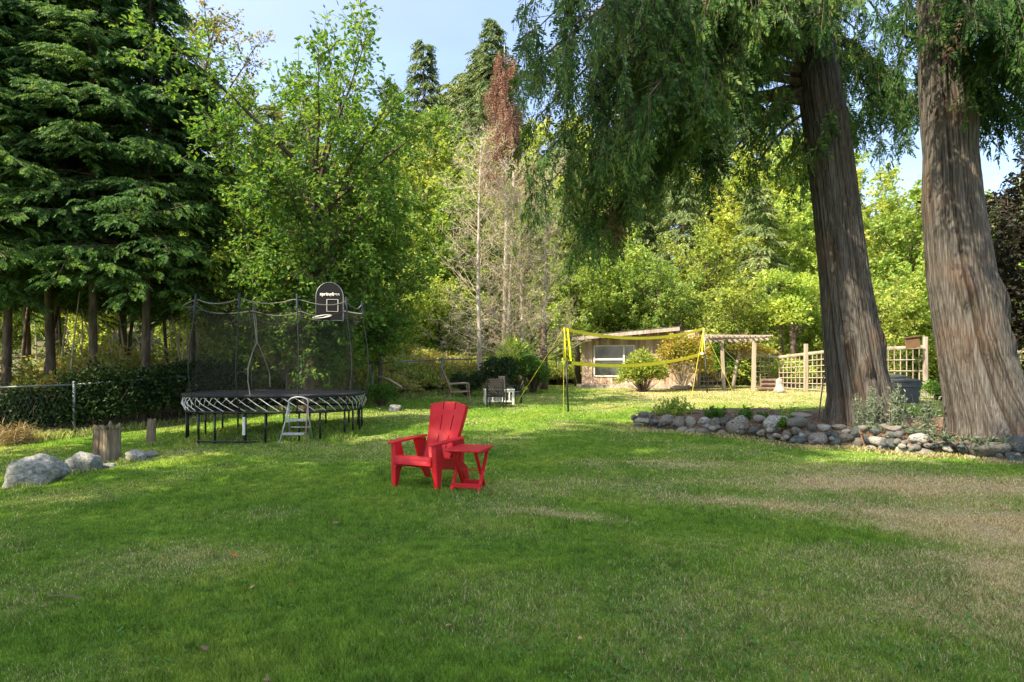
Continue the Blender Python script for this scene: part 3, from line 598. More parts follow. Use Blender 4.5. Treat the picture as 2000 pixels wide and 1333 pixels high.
shedM, shedL = shed()

# ------------------------------------------------------------------ pergola, trellis fences
def pergola():
    p1, p2 = on(1414, 22.3), on(1471, 21.6); root = empty('pergola', p1, 'weathered pergola of slatted roof on two posts beside the shed', 'pergola'); o = p1
    L = lambda v: tuple(Vector(v) - o)
    h1 = 1.35 + 61 / F * 22.3; h2 = 1.35 + 60 / F * 21.6
    mb = MB(); mb.bar(L(p1 - Vector((0, 0, .1))), L((p1.x - .08, p1.y, h1 - .1)), .10, .10); mb.build('post', M['tanwood'], root)
    mb = MB(); mb.bar(L(p2 - Vector((0, 0, .1))), L((p2.x + .04, p2.y, h2 - .1)), .11, .11); mb.build('post', M['tanwood'], root)
    a, b = Vector((p1.x - .68, p1.y + .1, h1)), Vector((p2.x + .46, p2.y - .1, h2)); mb = MB()
    mb.bar(L(a - Vector((0, .12, .06))), L(b - Vector((0, .12, .06))), .05, .10); mb.bar(L(a + Vector((0, 1.3, -.06))), L(b + Vector((0, 1.3, -.06))), .05, .10); mb.build('beam', M['greywood'], root)
    mb = MB(); rng = random.Random(2)
    for i in range(12):
        c = a.lerp(b, (i + .3) / 11.6); mb.bar(L((c.x, c.y - .35, c.z + .02 + rng.uniform(0, .03))), L((c.x + rng.uniform(-.06, .06), c.y + 1.6, c.z + .03 + rng.uniform(-.02, .05))), .05, .045)
    for i in range(4): mb.bar(L((a.x - .1, a.y - .25 + i * .4, a.z + .07)), L((b.x + .1, b.y - .22 + i * .4, b.z + .06)), .05, .03)
    mb.build('slatted_roof', M['greywood'], root)
pergola()
def trellis(pxa, da, pxb, db, ya, yb, label, posts, nx, nz, name='trellis_fence', toprail=True, ph=None, mat='tanwood'):
    A, B = on(pxa, da), on(pxb, db); za = 1.35 - (ya - HOR) / F * da; zb = 1.35 - (yb - HOR) / F * db
    root = empty(name, A, label, 'trellis fence'); o = A; L = lambda v: tuple(Vector(v) - o)
    base = lambda t: Vector((A.x + (B.x - A.x) * t, A.y + (B.y - A.y) * t, A.z + (B.z - A.z) * t + .08)); topz = lambda t: za + (zb - za) * t
    mb = MB()
    for i in range(nx + 1):
        t = i / nx; b = base(t); mb.bar(L(b), L((b.x, b.y, topz(t))), .026, .02)
    dirv = (B - A).normalized(); off = Vector((dirv.y, -dirv.x, 0)) * .022
    for k in range(nz + 1):
        f = k / nz; a_ = base(0); b_ = base(1); mb.bar(L((a_.x + off.x, a_.y + off.y, a_.z + (topz(0) - a_.z) * f)), L((b_.x + off.x, b_.y + off.y, b_.z + (topz(1) - b_.z) * f)), .02, .026)
    mb.build('lattice', M[mat], root)
    if toprail:
        mb = MB(); a_ = base(0); b_ = base(1); mb.bar(L((a_.x, a_.y, topz(0) + .05)), L((b_.x, b_.y, topz(1) + .05)), .09, .07); mb.build('rail', M[mat], root)
    for t, yt in posts:
        b = base(t); d = da + (db - da) * t; zt = 1.35 - (yt - HOR) / F * d; mb = MB(); mb.bar(L((b.x + off.x * 3, b.y + off.y * 3, b.z - .2)), L((b.x + off.x * 3, b.y + off.y * 3, zt)), .10, .10); mb.build('post', M[mat], root)
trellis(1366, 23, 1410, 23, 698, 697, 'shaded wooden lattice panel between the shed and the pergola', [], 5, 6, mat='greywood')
trellis(1476, 22.2, 1518, 23.6, 696, 700, 'wooden lattice panel just right of the pergola post', [], 5, 6)
trellis(1522, 22.0, 1640, 20.2, 700, 686, 'lattice fence with square openings and tall post left of the big trunk', [(0.48, 672)], 14, 6)
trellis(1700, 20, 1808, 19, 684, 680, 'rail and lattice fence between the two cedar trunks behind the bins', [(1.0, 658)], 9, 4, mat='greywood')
trellis(1480, 27.5, 1530, 27, 690, 684, 'distant greenhouse like lattice frame behind the lattice fence', [], 7, 5, mat='white')
trellis(1960, 20, 2060, 19.6, 690, 688, 'grey lattice fence beyond the rightmost trunk', [(0.1, 680)], 9, 5, mat='greywood')
def small_things():
    p = on(1800, 18.7); root = MB(); root.box((0, 0, 0), (.42, .05, .32)); o = root.build('nest_box', M['lead']); o.location = (p.x - .28, p.y, 1.35 + 50 / F * 18.7); o.rotation_euler = (0, R_(-8), 0)
    o2 = MB(); o2.box((0, -.0, .18), (.46, .12, .03)); q = o2.build('lid', M['lead'], o); tag(o, 'square brown board leaning at the tall post between the trunks', 'board')
    # logs
    for i, (px, py, w) in enumerate(((1502, 740, .55), (1503, 747, .6), (1500, 753, .7))):
        p = on(px, 21.6 - i * .12); mb = MB(); mb.tube([(-w / 2, 0, 0), (w / 2, .05, 0)], .07, 10); o = mb.build('log', M['brownwood'], smooth=False); o.location = (p.x, p.y, p.z + .07 + (2 - i) * .14)
        tag(o, ['top log of the stack in front of the lattice panel', 'middle log of the stack in front of the lattice panel', 'bottom log of the stack in front of the lattice panel'][i], 'log', 'logs stacked by the lattice')
small_things()

# ------------------------------------------------------------------ chain link fence
def chain_fence():
    root = empty('chain_link_fence', fence_pts[2], 'galvanised chain link fence with round posts and top rail along the lawn', 'fence'); o = fence_pts[2]
    H = 1.12; mesh = MB(); rail = MB(); pts = fence_pts
    for a, b in zip(pts[:-1], pts[1:]): rail.tube([a - o + Vector((0, 0, H)), b - o + Vector((0, 0, H + .0))], .022, 8)
    rail.build('top_rail', M['galv'], root, smooth=True)
    A = []; B = []
    for a, b in zip(pts[:-1], pts[1:]):
        L = (b - a).length; n = int(L / .09)
        for i in range(n):
            t0, t1 = i / n, min(1, (i + 5) / n); t2 = max(0, (i - 5) / n)
            A.append(a.lerp(b, t0) - o + Vector((0, 0, .04))); B.append(a.lerp(b, t1) - o + Vector((0, 0, H if i + 5 <= n else .04 + (n - i) / 5 * (H - .04))))
            A.append(a.lerp(b, t0) - o + Vector((0, 0, .04))); B.append(a.lerp(b, t2) - o + Vector((0, 0, H if i >= 5 else .04 + i / 5 * (H - .04))))
    V, q = twigs_np(np.array(A), np.array(B) + 1e-4, 0.0013, .0013); mesh.add(V, q); mesh.build('wire_mesh', M['wire'], root)
    for p, (px, py, k) in zip(pts, fence_px):
        mb = MB(); mb.tube([p - o - Vector((0, 0, .2)), p - o + Vector((0, 0, H + .03))], .032, 10); mb.lathe([(0.001, .05), (.036, .03), (.036, 0), (.001, -.0)], tuple(p - o + Vector((0, 0, H + .03))), 10); mb.build('post', M['galv'], root, smooth=True)
chain_fence()

# ================================================================== TREES
UPX = lambda px, py, d: 1.35 - (py - HOR) / F * d
def cedar_trunk(root, prof, d, seed):
    """prof: rows (image y, centre x, width) at distance d, extended upwards"""
    prof = sorted(prof, key=lambda r: -r[0]); z = np.array([UPX(0, r[0], d) for r in prof]); cx = np.array([(r[1] - 1000) / F * d for r in prof]); wd = np.array([r[2] / F * d / 2 for r in prof]) / np.sqrt(1 + (cx / d) ** 2)
    ztop = 15.5; z = np.append(z, ztop); cx = np.append(cx, cx[-1] + (cx[-1] - cx[-3]) / (z[-2] - z[-4]) * (ztop - z[-2]) * .6); wd = np.append(wd, .10)
    ox, oy, oz = root.location; Z = np.concatenate([np.arange(z[0] - .25, 9.6, .05), np.arange(9.6, ztop, .3)]); na = 320; a = np.linspace(0, 2 * np.pi, na, endpoint=False)
    rows = []; ridge = []
    for zz in Z:
        c = np.interp(zz, z, cx); r = np.interp(zz, z, wd); h = zz - z[0]; fl = math.exp(-max(0, h) * 1.1)
        ca, sa = np.cos(a + .05 * zz), np.sin(a + .05 * zz); dr = zz * .10
        big = fbm(ca * 1.7 + 7 + seed + zz * .12, sa * 1.7 + 3 + zz * .05, seed, 2) - .5
        wob = .55 * (vn(ca * 3 + 11, sa * 3 + zz * .7, seed + 5) - .5) + .16 * (vn(ca * 7 + 2, sa * 7 + zz * 1.8, seed + 8) - .5)
        K = 15; n1 = vn(ca * K + 20 + dr + wob, sa * K + 20 - dr * .6 + wob, seed + 1); n2 = vn(ca * 2.4 * K + 50 + 1.7 * dr, sa * 2.4 * K + 40 + 1.5 * wob, seed + 2)
        rd = 1 - abs(2 * n1 - 1); rd2 = 1 - abs(2 * n2 - 1); dep = .62 * rd + .38 * rd2
        knot = np.maximum(0, fbm(ca * 2.2 + 31, sa * 2.2 + zz * 1.6, seed + 4, 2) - .68) * 1.4
        rr = r * (1 + .30 * big * (.25 + 1.9 * fl) + knot * .5) + .04 * (dep - .5) * min(1.2, r / .4)
        xx = rr * np.cos(a); xx = (xx - (xx.max() + xx.min()) / 2) * (2 * r / (xx.max() - xx.min()))
        rows.append(np.stack([c + xx - ox, rr * np.sin(a) * .94 + d - oy, np.full(na, zz) - oz], 1)); ridge.append(np.clip(dep * 1.15 - knot * 1.5, 0, 1))
    V = np.concatenate(rows); i = (np.arange(len(Z) - 1)[:, None] * na + np.arange(na)[None]).ravel(); j = (np.arange(len(Z) - 1)[:, None] * na + (np.arange(na)[None] + 1) % na).ravel()
    mb = MB(); mb.add(V, np.stack([i, j, j + na, i + na], 1)); mb.build('trunk', M['cbark'], root, smooth=True, attr={'ridge': np.concatenate(ridge)})
    return lambda zz: Vector((float(np.interp(zz, z, cx)), d, zz))
def hang_crown(root, trunk, limbs, seed, mat='cedar', nsub=24, dens=1.0, name='crown', browns=.0):
    rng = np.random.default_rng(seed); o = np.array(root.location); wd = MB(); P = []; D = []; SS = []; L = []; A = []; B = []
    for li, (px, py, d, hl, z0, den) in enumerate(limbs):
        s = np.array(trunk(z0)); e = np.array(Q(px, py, d)) ; ln = np.linalg.norm(e - s); ts = np.linspace(0, 1, 12)[:, None]
        path = s + (e - s) * ts + np.array([0, 0, 1.]) * ln * (.22 * np.sin(math.pi * ts ** .8) * (1 if e[2] < s[2] else .4) ) + np.array([rng.uniform(-.3, .3), rng.uniform(-.3, .3), 0]) * np.sin(math.pi * ts) * .6
        wd.tube(path - o, list(np.linspace(.02 + .013 * ln, .006, 12)), 6, cap=False)
        n = int(nsub * den * dens * (.5 + ln / 5))
        for j in range(n):
            tj = rng.uniform(.25, 1.0) ** .8; p = np.array([np.interp(tj, ts[:, 0], path[:, c]) for c in range(3)]); az = rng.uniform(0, 2 * math.pi); bl = rng.uniform(.2, .95) * (1.15 - .4 * tj)
            dv = np.array([math.cos(az), math.sin(az), rng.uniform(-.3, .15)]) + .5 * (e - s) / ln; q = p + nrm(dv) * bl; q[2] -= .18 * bl; A.append(p); B.append(q)
            for m in range(rng.integers(2, 5)):
                u = rng.uniform(.2, 1); st = p * (1 - u) + q * u; sl = hl * rng.uniform(.3, 1.15) * (.6 + .5 * u); en = st + np.array([rng.normal() * .22, rng.normal() * .22, -1]) * sl + .12 * (e - s) / ln * sl; A.append(st); B.append(en); az2 = rng.uniform(0, math.pi)
                k = max(3, int(sl / .09)); face = np.array([math.cos(az2), math.sin(az2), 0])
                for f in range(k):
                    v = (f + rng.random()) / k; b_ = st * (1 - v) + en * v; sd_ = face * (1 if f % 2 else -1) * rng.uniform(.3, .8) + rng.normal(size=3) * .18; fd = nrm(sd_ * 1.25 + np.array([0, 0, -.9])); P.append(b_); D.append(fd); SS.append(nrm(np.cross(fd, np.cross(face, [0, 0, 1.]) + rng.normal(size=3) * .3))); L.append(rng.uniform(.20, .40) * (1.1 - .4 * v))
    A = np.array(A) - o; B = np.array(B) - o; V, q = twigs_np(A, B, .007, .003); wd.add(V, q); wd.build('branches', M['barkD'], root)
    P = np.array(P) - o; D = np.array(D); SS = np.array(SS); L = np.array(L)
    if browns:
        bn = rng.random(len(P) // 20 + 1) < browns; msk = bn[np.arange(len(P)) // 20]
        V, q = fronds_np(P[msk], D[msk], SS[msk], L[msk], .1, 3, rng, wid=.2); mb = MB(); mb.add(V, q); mb.build('dead_sprays', M['browned'], root); P, D, SS, L = P[~msk], D[~msk], SS[~msk], L[~msk]
    V, q = fronds_np(P, D, SS, L, .16, 6, rng, wid=.16, ang=.75, fl=.42); mb = MB(); mb.add(V, q); mb.build(name, M[mat], root)
    return root
D1, D2 = 11.8, 10.1
c1 = empty('cedar_tree', G(1680, 838), 'big cedar with bare leaning trunk rising from stone bed, left of the pair', 'tree', 'two big cedars in the stone bed')
t1 = cedar_trunk(c1, [(0, 1578, 72), (100, 1592, 80), (210, 1606, 89), (300, 1620, 93), (400, 1632, 94), (550, 1649, 102), (700, 1668, 121), (775, 1679, 133), (816, 1684, 160), (850, 1688, 200)], D1, 3)
limbs1 = [(1012, 5, 9.6, 1.0, 9.6, .75), (1035, 70, 9.4, 1.2, 9.2, .8), (1015, 150, 10.4, 1.0, 8.6, .7), (1085, 190, 10, 1.1, 8.2, .9), (1120, 50, 9, 1.2, 9.4, 1.0), (1150, 200, 10.2, 1.2, 8.0, 1.1), (1200, 120, 9, 1.2, 8.8, 1.1),
    (1062, 372, 11.4, .9, 7.0, .5), (1118, 350, 11.2, 1.1, 7.2, .6), (1120, 440, 11.8, 1.1, 6.6, .8), (1165, 420, 11.4, 1.1, 6.8, .8), (1095, 400, 12.2, 1.0, 6.8, .7), (1205, 400, 11.6, 1.1, 6.8, .7), (1060, 300, 11, 1.2, 7.2, .8), (1050, 230, 10.4, 1.2, 8, .9), (1190, 460, 12, .9, 6.4, .5), (1120, 480, 12, .8, 6.2, .4), (1170, 300, 10.6, 1.0, 7.4, .9), (1215, 250, 9.6, .9, 7.6, 1.1), (1265, 190, 9, 1.0, 7.9, 1.2), (1300, 80, 9.6, 1.0, 9.0, 1.1), (1335, 250, 10.6, 1.0, 7.3, 1.1),
    (1390, 160, 9.8, 1.0, 7.8, 1.1), (1400, 330, 11.8, .9, 6.6, .6), (1445, 370, 12.6, .8, 6.2, .5), (1450, 80, 10.6, .9, 8.4, 1.0), (1500, 220, 12.2, .8, 7.0, .7), (1535, 330, 13, .8, 6.2, .45), (1490, 0, 9.2, .8, 9.0, 1.0),
    (1380, 20, 8.8, 1.0, 9.6, 1.0), (1220, 10, 8.6, 1.1, 9.8, 1.1), (1110, -40, 9.4, 1.1, 10.4, .8), (1320, -90, 10, 1.1, 10.6, 1.0), (1200, -140, 10.4, 1.1, 11.2, .9), (1450, -140, 10, 1.0, 11.4, .9),
    (1600, 40, 10.2, .6, 8.6, .8), (1590, 105, 10.4, .5, 7.8, .7), (1625, 20, 12.5, .7, 9, .6), (1690, 70, 13.2, 1.0, 8.4, .7), (1715, 180, 14, .9, 7.6, .6), (1660, 130, 13.4, .9, 7.8, .6), (1690, 260, 14.5, .9, 6.8, .6), (1730, 220, 13.6, 1.1, 7.4, .7), (1700, 130, 12.6, 1.2, 8, .8), (1770, 200, 13, .9, 7.4, .6), (1755, 90, 12.4, .9, 9.0, .6),
    (1560, -60, 9.6, .8, 10.6, .9), (1680, -100, 12, 1.0, 11.2, .8), (1240, 330, 12.4, .9, 6.9, .6), (1300, 350, 12.8, .8, 6.6, .5), (1080, 100, 11.4, 1.1, 9.0, .8), (1165, 130, 11.6, 1.2, 8.8, .8), (1285, 160, 11.8, 1.1, 8.4, .8), (1360, 110, 12.4, 1.0, 8.2, .8), (1430, 180, 12.8, 1.0, 7.6, .8)]
hang_crown(c1, t1, limbs1, 11, nsub=14, browns=.015)
c2 = empty('cedar_tree', G(1930, 880), 'thickest cedar trunk at the right with pale fluted bark and reddish split', 'tree', 'two big cedars in the stone bed')
t2 = cedar_trunk(c2, [(0, 1841, 101), (180, 1848, 113), (240, 1853, 117), (300, 1856, 112), (400, 1860, 127), (550, 1879, 146), (700, 1910, 169), (775, 1933, 196), (831, 1955, 236), (880, 1972, 300)], D2, 8)
limbs2 = [(1925, 0, 8.8, .8, 7.6, .8), (1955, 70, 9.2, .9, 7.2, .6), (1990, 30, 8.6, 1.0, 7.8, .8), (1960, 190, 10.2, .8, 6.2, .45), (2020, 150, 9, .9, 6.8, .7), (1985, 215, 10.6, .8, 6.0, .6), (1950, 130, 9.8, .9, 6.6, .7), (2000, 100, 9.6, 1.0, 7, .8), (1768, 40, 11, .9, 7.6, .6), (1742, 150, 11.6, .8, 6.8, .5), (1775, 230, 11.8, .6, 6.2, .3), (1960, -60, 9, 1, 9, .9), (1700, -120, 8, 1, 10, .9), (2050, -20, 8.6, 1, 8.4, .8), (1900, 40, 8.2, .35, 6.6, .25), (1830, -160, 7.8, .9, 10.4, .8), (2150, 60, 9, 1, 8, .8)]
hang_crown(c2, t2, limbs2, 12, nsub=22, browns=.01)

# left stand of conifers
GL = 'dark conifers along the left fence'
pa = conifer('conifer_tree', 21, 12.5, 2.9, 3.8, 96, 14, 9, .29)
pb = conifer('conifer_tree', 22, 11.6, 2.6, 3.4, 90, 14, 9, .28, lean=(.4, .1))
pc = conifer('conifer_tree', 23, 13.2, 3.0, 4.1, 100, 14, 9, .30, lean=(-.3, 0))
left = [(pa, 95, 15.6, 0, 1.0, 'dark conifer with bare straight trunk, second trunk from the left edge'), (pb, 290, 15.4, 1.9, 1.0, 'dark conifer whose trunk stands just left of the trampoline'), (pc, 192, 15.2, .7, .92, 'dark conifer with thickest trunk between two thinner ones, above the wooden stump'),
        (pa, 18, 15.0, 2.6, .95, 'dark conifer with thin black trunk at the left edge of the picture'), (pb, 55, 18.0, 4.0, .9, 'slim dark conifer standing behind, left of the second trunk'), (pc, 372, 16.4, 3.0, .70, 'dark conifer at the right end of the stand, behind the trampoline net'), (pa, -110, 14.6, 4.5, 1.05, 'dark conifer just outside the left edge, its boughs reaching in'),
        (pb, 235, 18.5, 5.1, 1.12, 'dark conifer standing deeper in the wood behind the thick trunk'), (pc, 120, 19.5, 1.4, 1.1, 'tall dark conifer deepest in the stand at the left'), (pb, -70, 13.6, 2.2, .95, 'dark conifer nearest the camera at the far left')]
used = set()
for p, px, d, rz, sc, lab in left:
    o = p if id(p) not in used else copy_tree(p); used.add(id(p)); put(o, on(px, d), rz, sc, lab, 'tree', GL)
# trees beside the camera, outside the view, that shade the lawn
for i, (x, y, sc, rz, p) in enumerate(((-11.5, 7.2, 1.0, 0, pa), (-10.9, .9, 1.72, 2, pc), (-11, -5.0, 1.8, 1, pb), (-7, -9.5, 1.6, 3, pc), (-7.6, -4.4, 1.85, 1.2, pa))):
    put(copy_tree(p), (x, y, float(gz(x, y))), rz, sc, 'tall dark conifer beside the camera, outside the picture, shading the lawn', 'tree', 'conifers outside the picture on the left')

# broadleaf tree behind the trampoline, and its leaning neighbour
al = broadleaf('leafy_tree', 31, 8.5, 2.0, 3.3, 36, 12, 9, 10, .13, 'leaf', tr=.17, up=.7, lean=(.1, 0), split=.74)
put(al, on(603, 15.6), .3, 1, 'green broad leaved tree with dark trunk right behind the trampoline', 'tree')
al2 = broadleaf('leafy_tree', 32, 11.2, 3.6, 1.5, 17, 8, 6, 8, .10, 'leafA', tr=.09, up=1.2, lean=(-2.4, .3), split=.9)
put(al2, on(560, 17.0), 0, 1, 'slender leaning tree with sparse yellowing leaves rising above the conifers', 'tree')
al3 = broadleaf('leafy_tree', 33, 5.2, 1.4, 1.9, 20, 9, 7, 9, .12, 'leaf', tr=.08, up=.8); put(al3, on(735, 17.4), 1, 1, 'shorter green tree right of the trampoline backboard', 'tree')
al4 = broadleaf('leafy_tree', 34, 4.6, .6, 1.7, 20, 8, 7, 9, .11, 'leafG', tr=.06, up=.8); put(al4, on(470, 16.8), 1, 1, 'bright green young tree seen through the trampoline net', 'tree')

# dead bare trees
def dead_tree(name, seed, h, tr, nb=46, blen=1.9, leaves=60):
    rng = np.random.default_rng(seed); root = empty(name, (0, 0, 0), 'x', 'tree'); T = np.linspace(0, 1, 12); tp = np.stack([.12 * np.sin(3 * T + seed), .1 * np.cos(4 * T), h * T - .2], 1)
    mb = MB(); mb.tube(tp, list(tr * (1 - .82 * T)), 9); mb.build('trunk', M['barkP'], root, smooth=True)
    wd = MB(); A = []; B = []; rA = []; LP = []
    for i in range(nb):
        z = h * (.12 + .86 * (i + rng.random()) / nb); o = np.array([np.interp(z, tp[:, 2], tp[:, 0]), np.interp(z, tp[:, 2], tp[:, 1]), z]); az = rng.uniform(0, 2 * math.pi); dh = np.array([math.cos(az), math.sin(az), 0]); bl = blen * (1.1 - .6 * z / h) * rng.uniform(.5, 1.2); el = rng.uniform(.35, .95)
        ts = np.linspace(0, 1, 6)[:, None]; path = o + dh * bl * ts + np.array([0, 0, 1.]) * bl * (el * ts + .25 * ts ** 2 - (.45 * ts if z < h * .35 else 0)); wd.tube(path, list(np.linspace(.008 + .003 * bl, .003, 6)), 4, cap=False)
        for j in range(9):
            tj = rng.uniform(.2, 1); p = np.array([np.interp(tj, ts[:, 0], path[:, c]) for c in range(3)]); dv = nrm(dh * .5 + rand_dir(rng, 1)[0] + np.array([0, 0, .2])); q = p + dv * rng.uniform(.2, .65); A.append(p); B.append(q)
            for k in range(3): a = p + (q - p) * rng.uniform(.2, 1); b = a + nrm(dv * .4 + rand_dir(rng, 1)[0]) * rng.uniform(.1, .3); A.append(a); B.append(b); LP.append(b)
    V, q = twigs_np(np.array(A), np.array(B), .006, .0028); wd.add(V, q); wd.build('branches', M['ltwig'], root)
    LP = np.array(LP); LP = LP[rng.choice(len(LP), leaves)]; V, q = leaves_np(LP + rng.normal(size=LP.shape) * .04, rng, .11); mb = MB(); mb.add(V, q); mb.build('leaves', M['leafY'], root); return root
da = dead_tree('bare_tree', 41, 10.5, .12, 120, 2.1, 900); db = dead_tree('bare_tree', 42, 9.4, .10, 110, 2.0, 900)
for p, px, d, rz, sc, lab in ((da, 940, 21.8, 0, .86, 'tallest bare pale trunk with fan of dead branches, leftmost of the four'), (db, 997, 23.2, 1, .9, 'bare pale tree second from the left in the dead group'), (db, 1016, 22.6, 3, .78, 'thin bare pale tree third from the left in the dead group'), (da, 1060, 23.4, 2.4, .78, 'bare pale tree nearest the volleyball net post, ivy at its foot')):
    o = p if id(p) not in used else copy_tree(p); used.add(id(p)); put(o, on(px, d), rz, sc, lab, 'tree', 'pale bare trees behind the fence')

# wood behind: prototypes, then copies
bA = broadleaf('wood_tree', 51, 7.2, .5, 2.6, 26, 10, 7, 8, .19, 'leafG', tr=.12, up=.7)
bB = broadleaf('wood_tree', 52, 12.5, 1.5, 3.5, 32, 10, 7, 9, .24, 'leafY', tr=.18, up=.8)
bC = broadleaf('wood_tree', 53, 5.0, .3, 2.4, 24, 9, 7, 8, .17, 'leafY', tr=.08, up=.6)
bD = broadleaf('wood_tree', 54, 11.0, 1.0, 3.2, 30, 10, 8, 10, .22, 'leafG', tr=.18, up=.7)
fA = conifer('fir_tree', 61, 24, 3.4, 4, 84, 9, 5, .85, k=4, droop=.2, mat='fir', tr=.3, top_r=.03)
fB = conifer('fir_tree', 62, 19, 3.6, 2, 78, 10, 5, .85, k=4, droop=.3, mat='fir', tr=.28, top_r=.03)
fC = conifer('fir_tree', 63, 12, 2.9, .6, 66, 10, 5, .55, k=4, droop=.35, mat='fir', tr=.2)
W = {'A': bA, 'B': bB, 'C': bC, 'D': bD, 'F': fA, 'G': fB, 'H': fC}
GW, GF = 'leafy trees of the sunlit wood behind the garden', 'tall firs on the skyline'
def wood(k, px, d, sc, lab, grp=GW, cat='tree', rz=None, hpx=None):
    p = W[k]; o = p if id(p) not in used else copy_tree(p); used.add(id(p)); rng = random.Random(int(px * 7 + d)); put(o, on(px, d, -.1), rng.uniform(0, 6.28) if rz is None else rz, sc, lab, cat, grp, szx=(.82 if k == 'F' else 1.0) if grp is GF else 1.0)
def topscale(k, py, d, px):
    hh = {'A': 7.2, 'B': 12.5, 'C': 5.0, 'D': 11.0, 'F': 24, 'G': 19, 'H': 12}[k]; zt = 1.35 + (HOR - py) / F * d; g = float(gz((px - 1000) / F * d, d)); return (zt - g) / hh
for k, px, py, d, lab in (('F', 828, 78, 46, 'tallest lone fir on the skyline with thin brownish top'), ('F', 762, 158, 52, 'small pointed fir left of the tallest skyline fir'), ('G', 878, 160, 50, 'dark fir right of the tallest skyline fir'), ('F', 962, 35, 40, 'dark fir beside the cedar boughs with brown hanging sprays'),
                        ('G', 715, 330, 50, 'fir showing above the leafy trees right of the alder crown'), ('G', 922, 125, 46, 'far fir between the skyline fir and the cedar boughs'), ('G', 795, 265, 44, 'dark fir at the foot of the gap between the two skyline firs'), ('G', 855, 225, 45, 'dense fir just right below the tallest skyline fir'), ('G', 948, 95, 43, 'tall fir close behind the bare pale trunks, left of the cedar boughs')):
    wood(k, px, d, topscale(k, py, d, px), lab, GF)
for k, px, py, d, lab in (('B', 835, 250, 34, 'yellow green tree in front of the tallest skyline fir'), ('D', 890, 355, 30, 'drooping green tree left of the bare pale trunks'), ('B', 770, 400, 33, 'olive green tree right of the broad leaved tree by the trampoline'), ('B', 705, 400, 30, 'bushy green tree behind the trampoline backboard'),
                        ('D', 1010, 330, 33, 'green tree seen through the dead branches'), ('G', 1100, 250, 42, 'large conifer behind the cedar boughs left of the shed'), ('B', 1130, 400, 32, 'leafy tree above the left end of the shed'), ('G', 1240, 250, 44, 'large conifer high above the shed'), ('H', 1330, 330, 36, 'bright conifer with drooping sprays above the pergola'),
                        ('D', 1215, 455, 29, 'round green tree directly behind the shed roof'), ('G', 1400, 300, 46, 'tall conifer left of the big trunk, far back'), ('B', 1380, 450, 31, 'yellow green tree over the pergola'), ('H', 1480, 360, 33, 'feathery conifer left of the big trunk'), ('D', 1545, 390, 35, 'leafy tree partly hidden by the left cedar trunk'),
                        ('B', 1720, 345, 34, 'yellow green tree between the two cedar trunks'), ('D', 1775, 375, 30, 'green tree left of the thickest trunk'), ('G', 1650, 320, 48, 'dark conifer behind the left cedar trunk'), ('D', 1930, 400, 26, 'green tree right of the thickest trunk'), ('B', 2040, 420, 28, 'leafy tree at the right edge behind the purple tree'),
                        ('C', 860, 560, 26.5, 'low bright tree left of the bare trunks'), ('A', 780, 520, 25, 'green tree above the bramble bank'), ('A', 1120, 520, 28, 'bright green tree behind the net post'), ('A', 1290, 520, 27.5, 'bright green tree behind the right end of the shed'), ('C', 1440, 560, 26, 'low yellow green tree behind the pergola'), ('A', 1560, 560, 27, 'bright green tree behind the lattice fence'),
                        ('C', 1700, 560, 25, 'low yellow green tree behind the bins'), ('A', 1780, 520, 26, 'bright green tree behind the rail fence'), ('C', 1960, 600, 24, 'low green tree right of the thickest trunk'), ('A', 1040, 560, 30, 'green tree behind the dead trunks'), ('D', 600, 400, 30, 'green tree deep behind the trampoline'), ('A', 560, 560, 24, 'green tree behind the trampoline mat'),
                        ('C', 430, 610, 22, 'low sunlit tree behind the left part of the trampoline'), ('B', 350, 430, 32, 'sunlit tree glimpsed through the dark conifers'), ('B', 180, 430, 32, 'sunlit tree glimpsed between the conifer trunks'), ('B', 20, 430, 34, 'sunlit tree at the far left behind the conifers')):
    wood(k, px, d, topscale(k, py, d, px), lab)
rng = random.Random(8); n = 0
for row, (d, lo, hi, ks) in enumerate(((41, 300, 370, 'BDG'), (54, 210, 290, 'GFB'), (70, 170, 240, 'FG'))):
    step = [62, 58, 66][row]
    for px in range(-200, 2200, step + 36):
        x = px + rng.uniform(-20, 20)
        if 620 < x < 950: tp_ = 330 + rng.uniform(-10, 60)
        elif 1640 < x < 1990: tp_ = rng.uniform(385, 440)
        elif x > 1990: tp_ = rng.uniform(330, 400)
        elif x < 500: tp_ = rng.uniform(300, 420)
        else: tp_ = rng.uniform(lo, hi)
        k = rng.choice(ks); wood(k, x, d + rng.uniform(-3, 3), topscale(k, tp_, d, x) * 1.04, ('leafy' if k in 'BD' else 'fir') + [' tree in the nearest row of the wooded hillside behind the garden', ' tree in the middle row of the wooded hillside behind the garden', ' tree on the crest of the wooded hillside far behind the garden'][row], 'trees of the far wooded hillside')
pt = broadleaf('purple_tree', 71, 6.4, 1.6, 2.3, 26, 10, 8, 9, .14, 'purple', tr=.1, up=.7); put(pt, on(2045, 15.5), 0, 1, 'dark purple leaved tree at the right edge of the picture', 'tree')
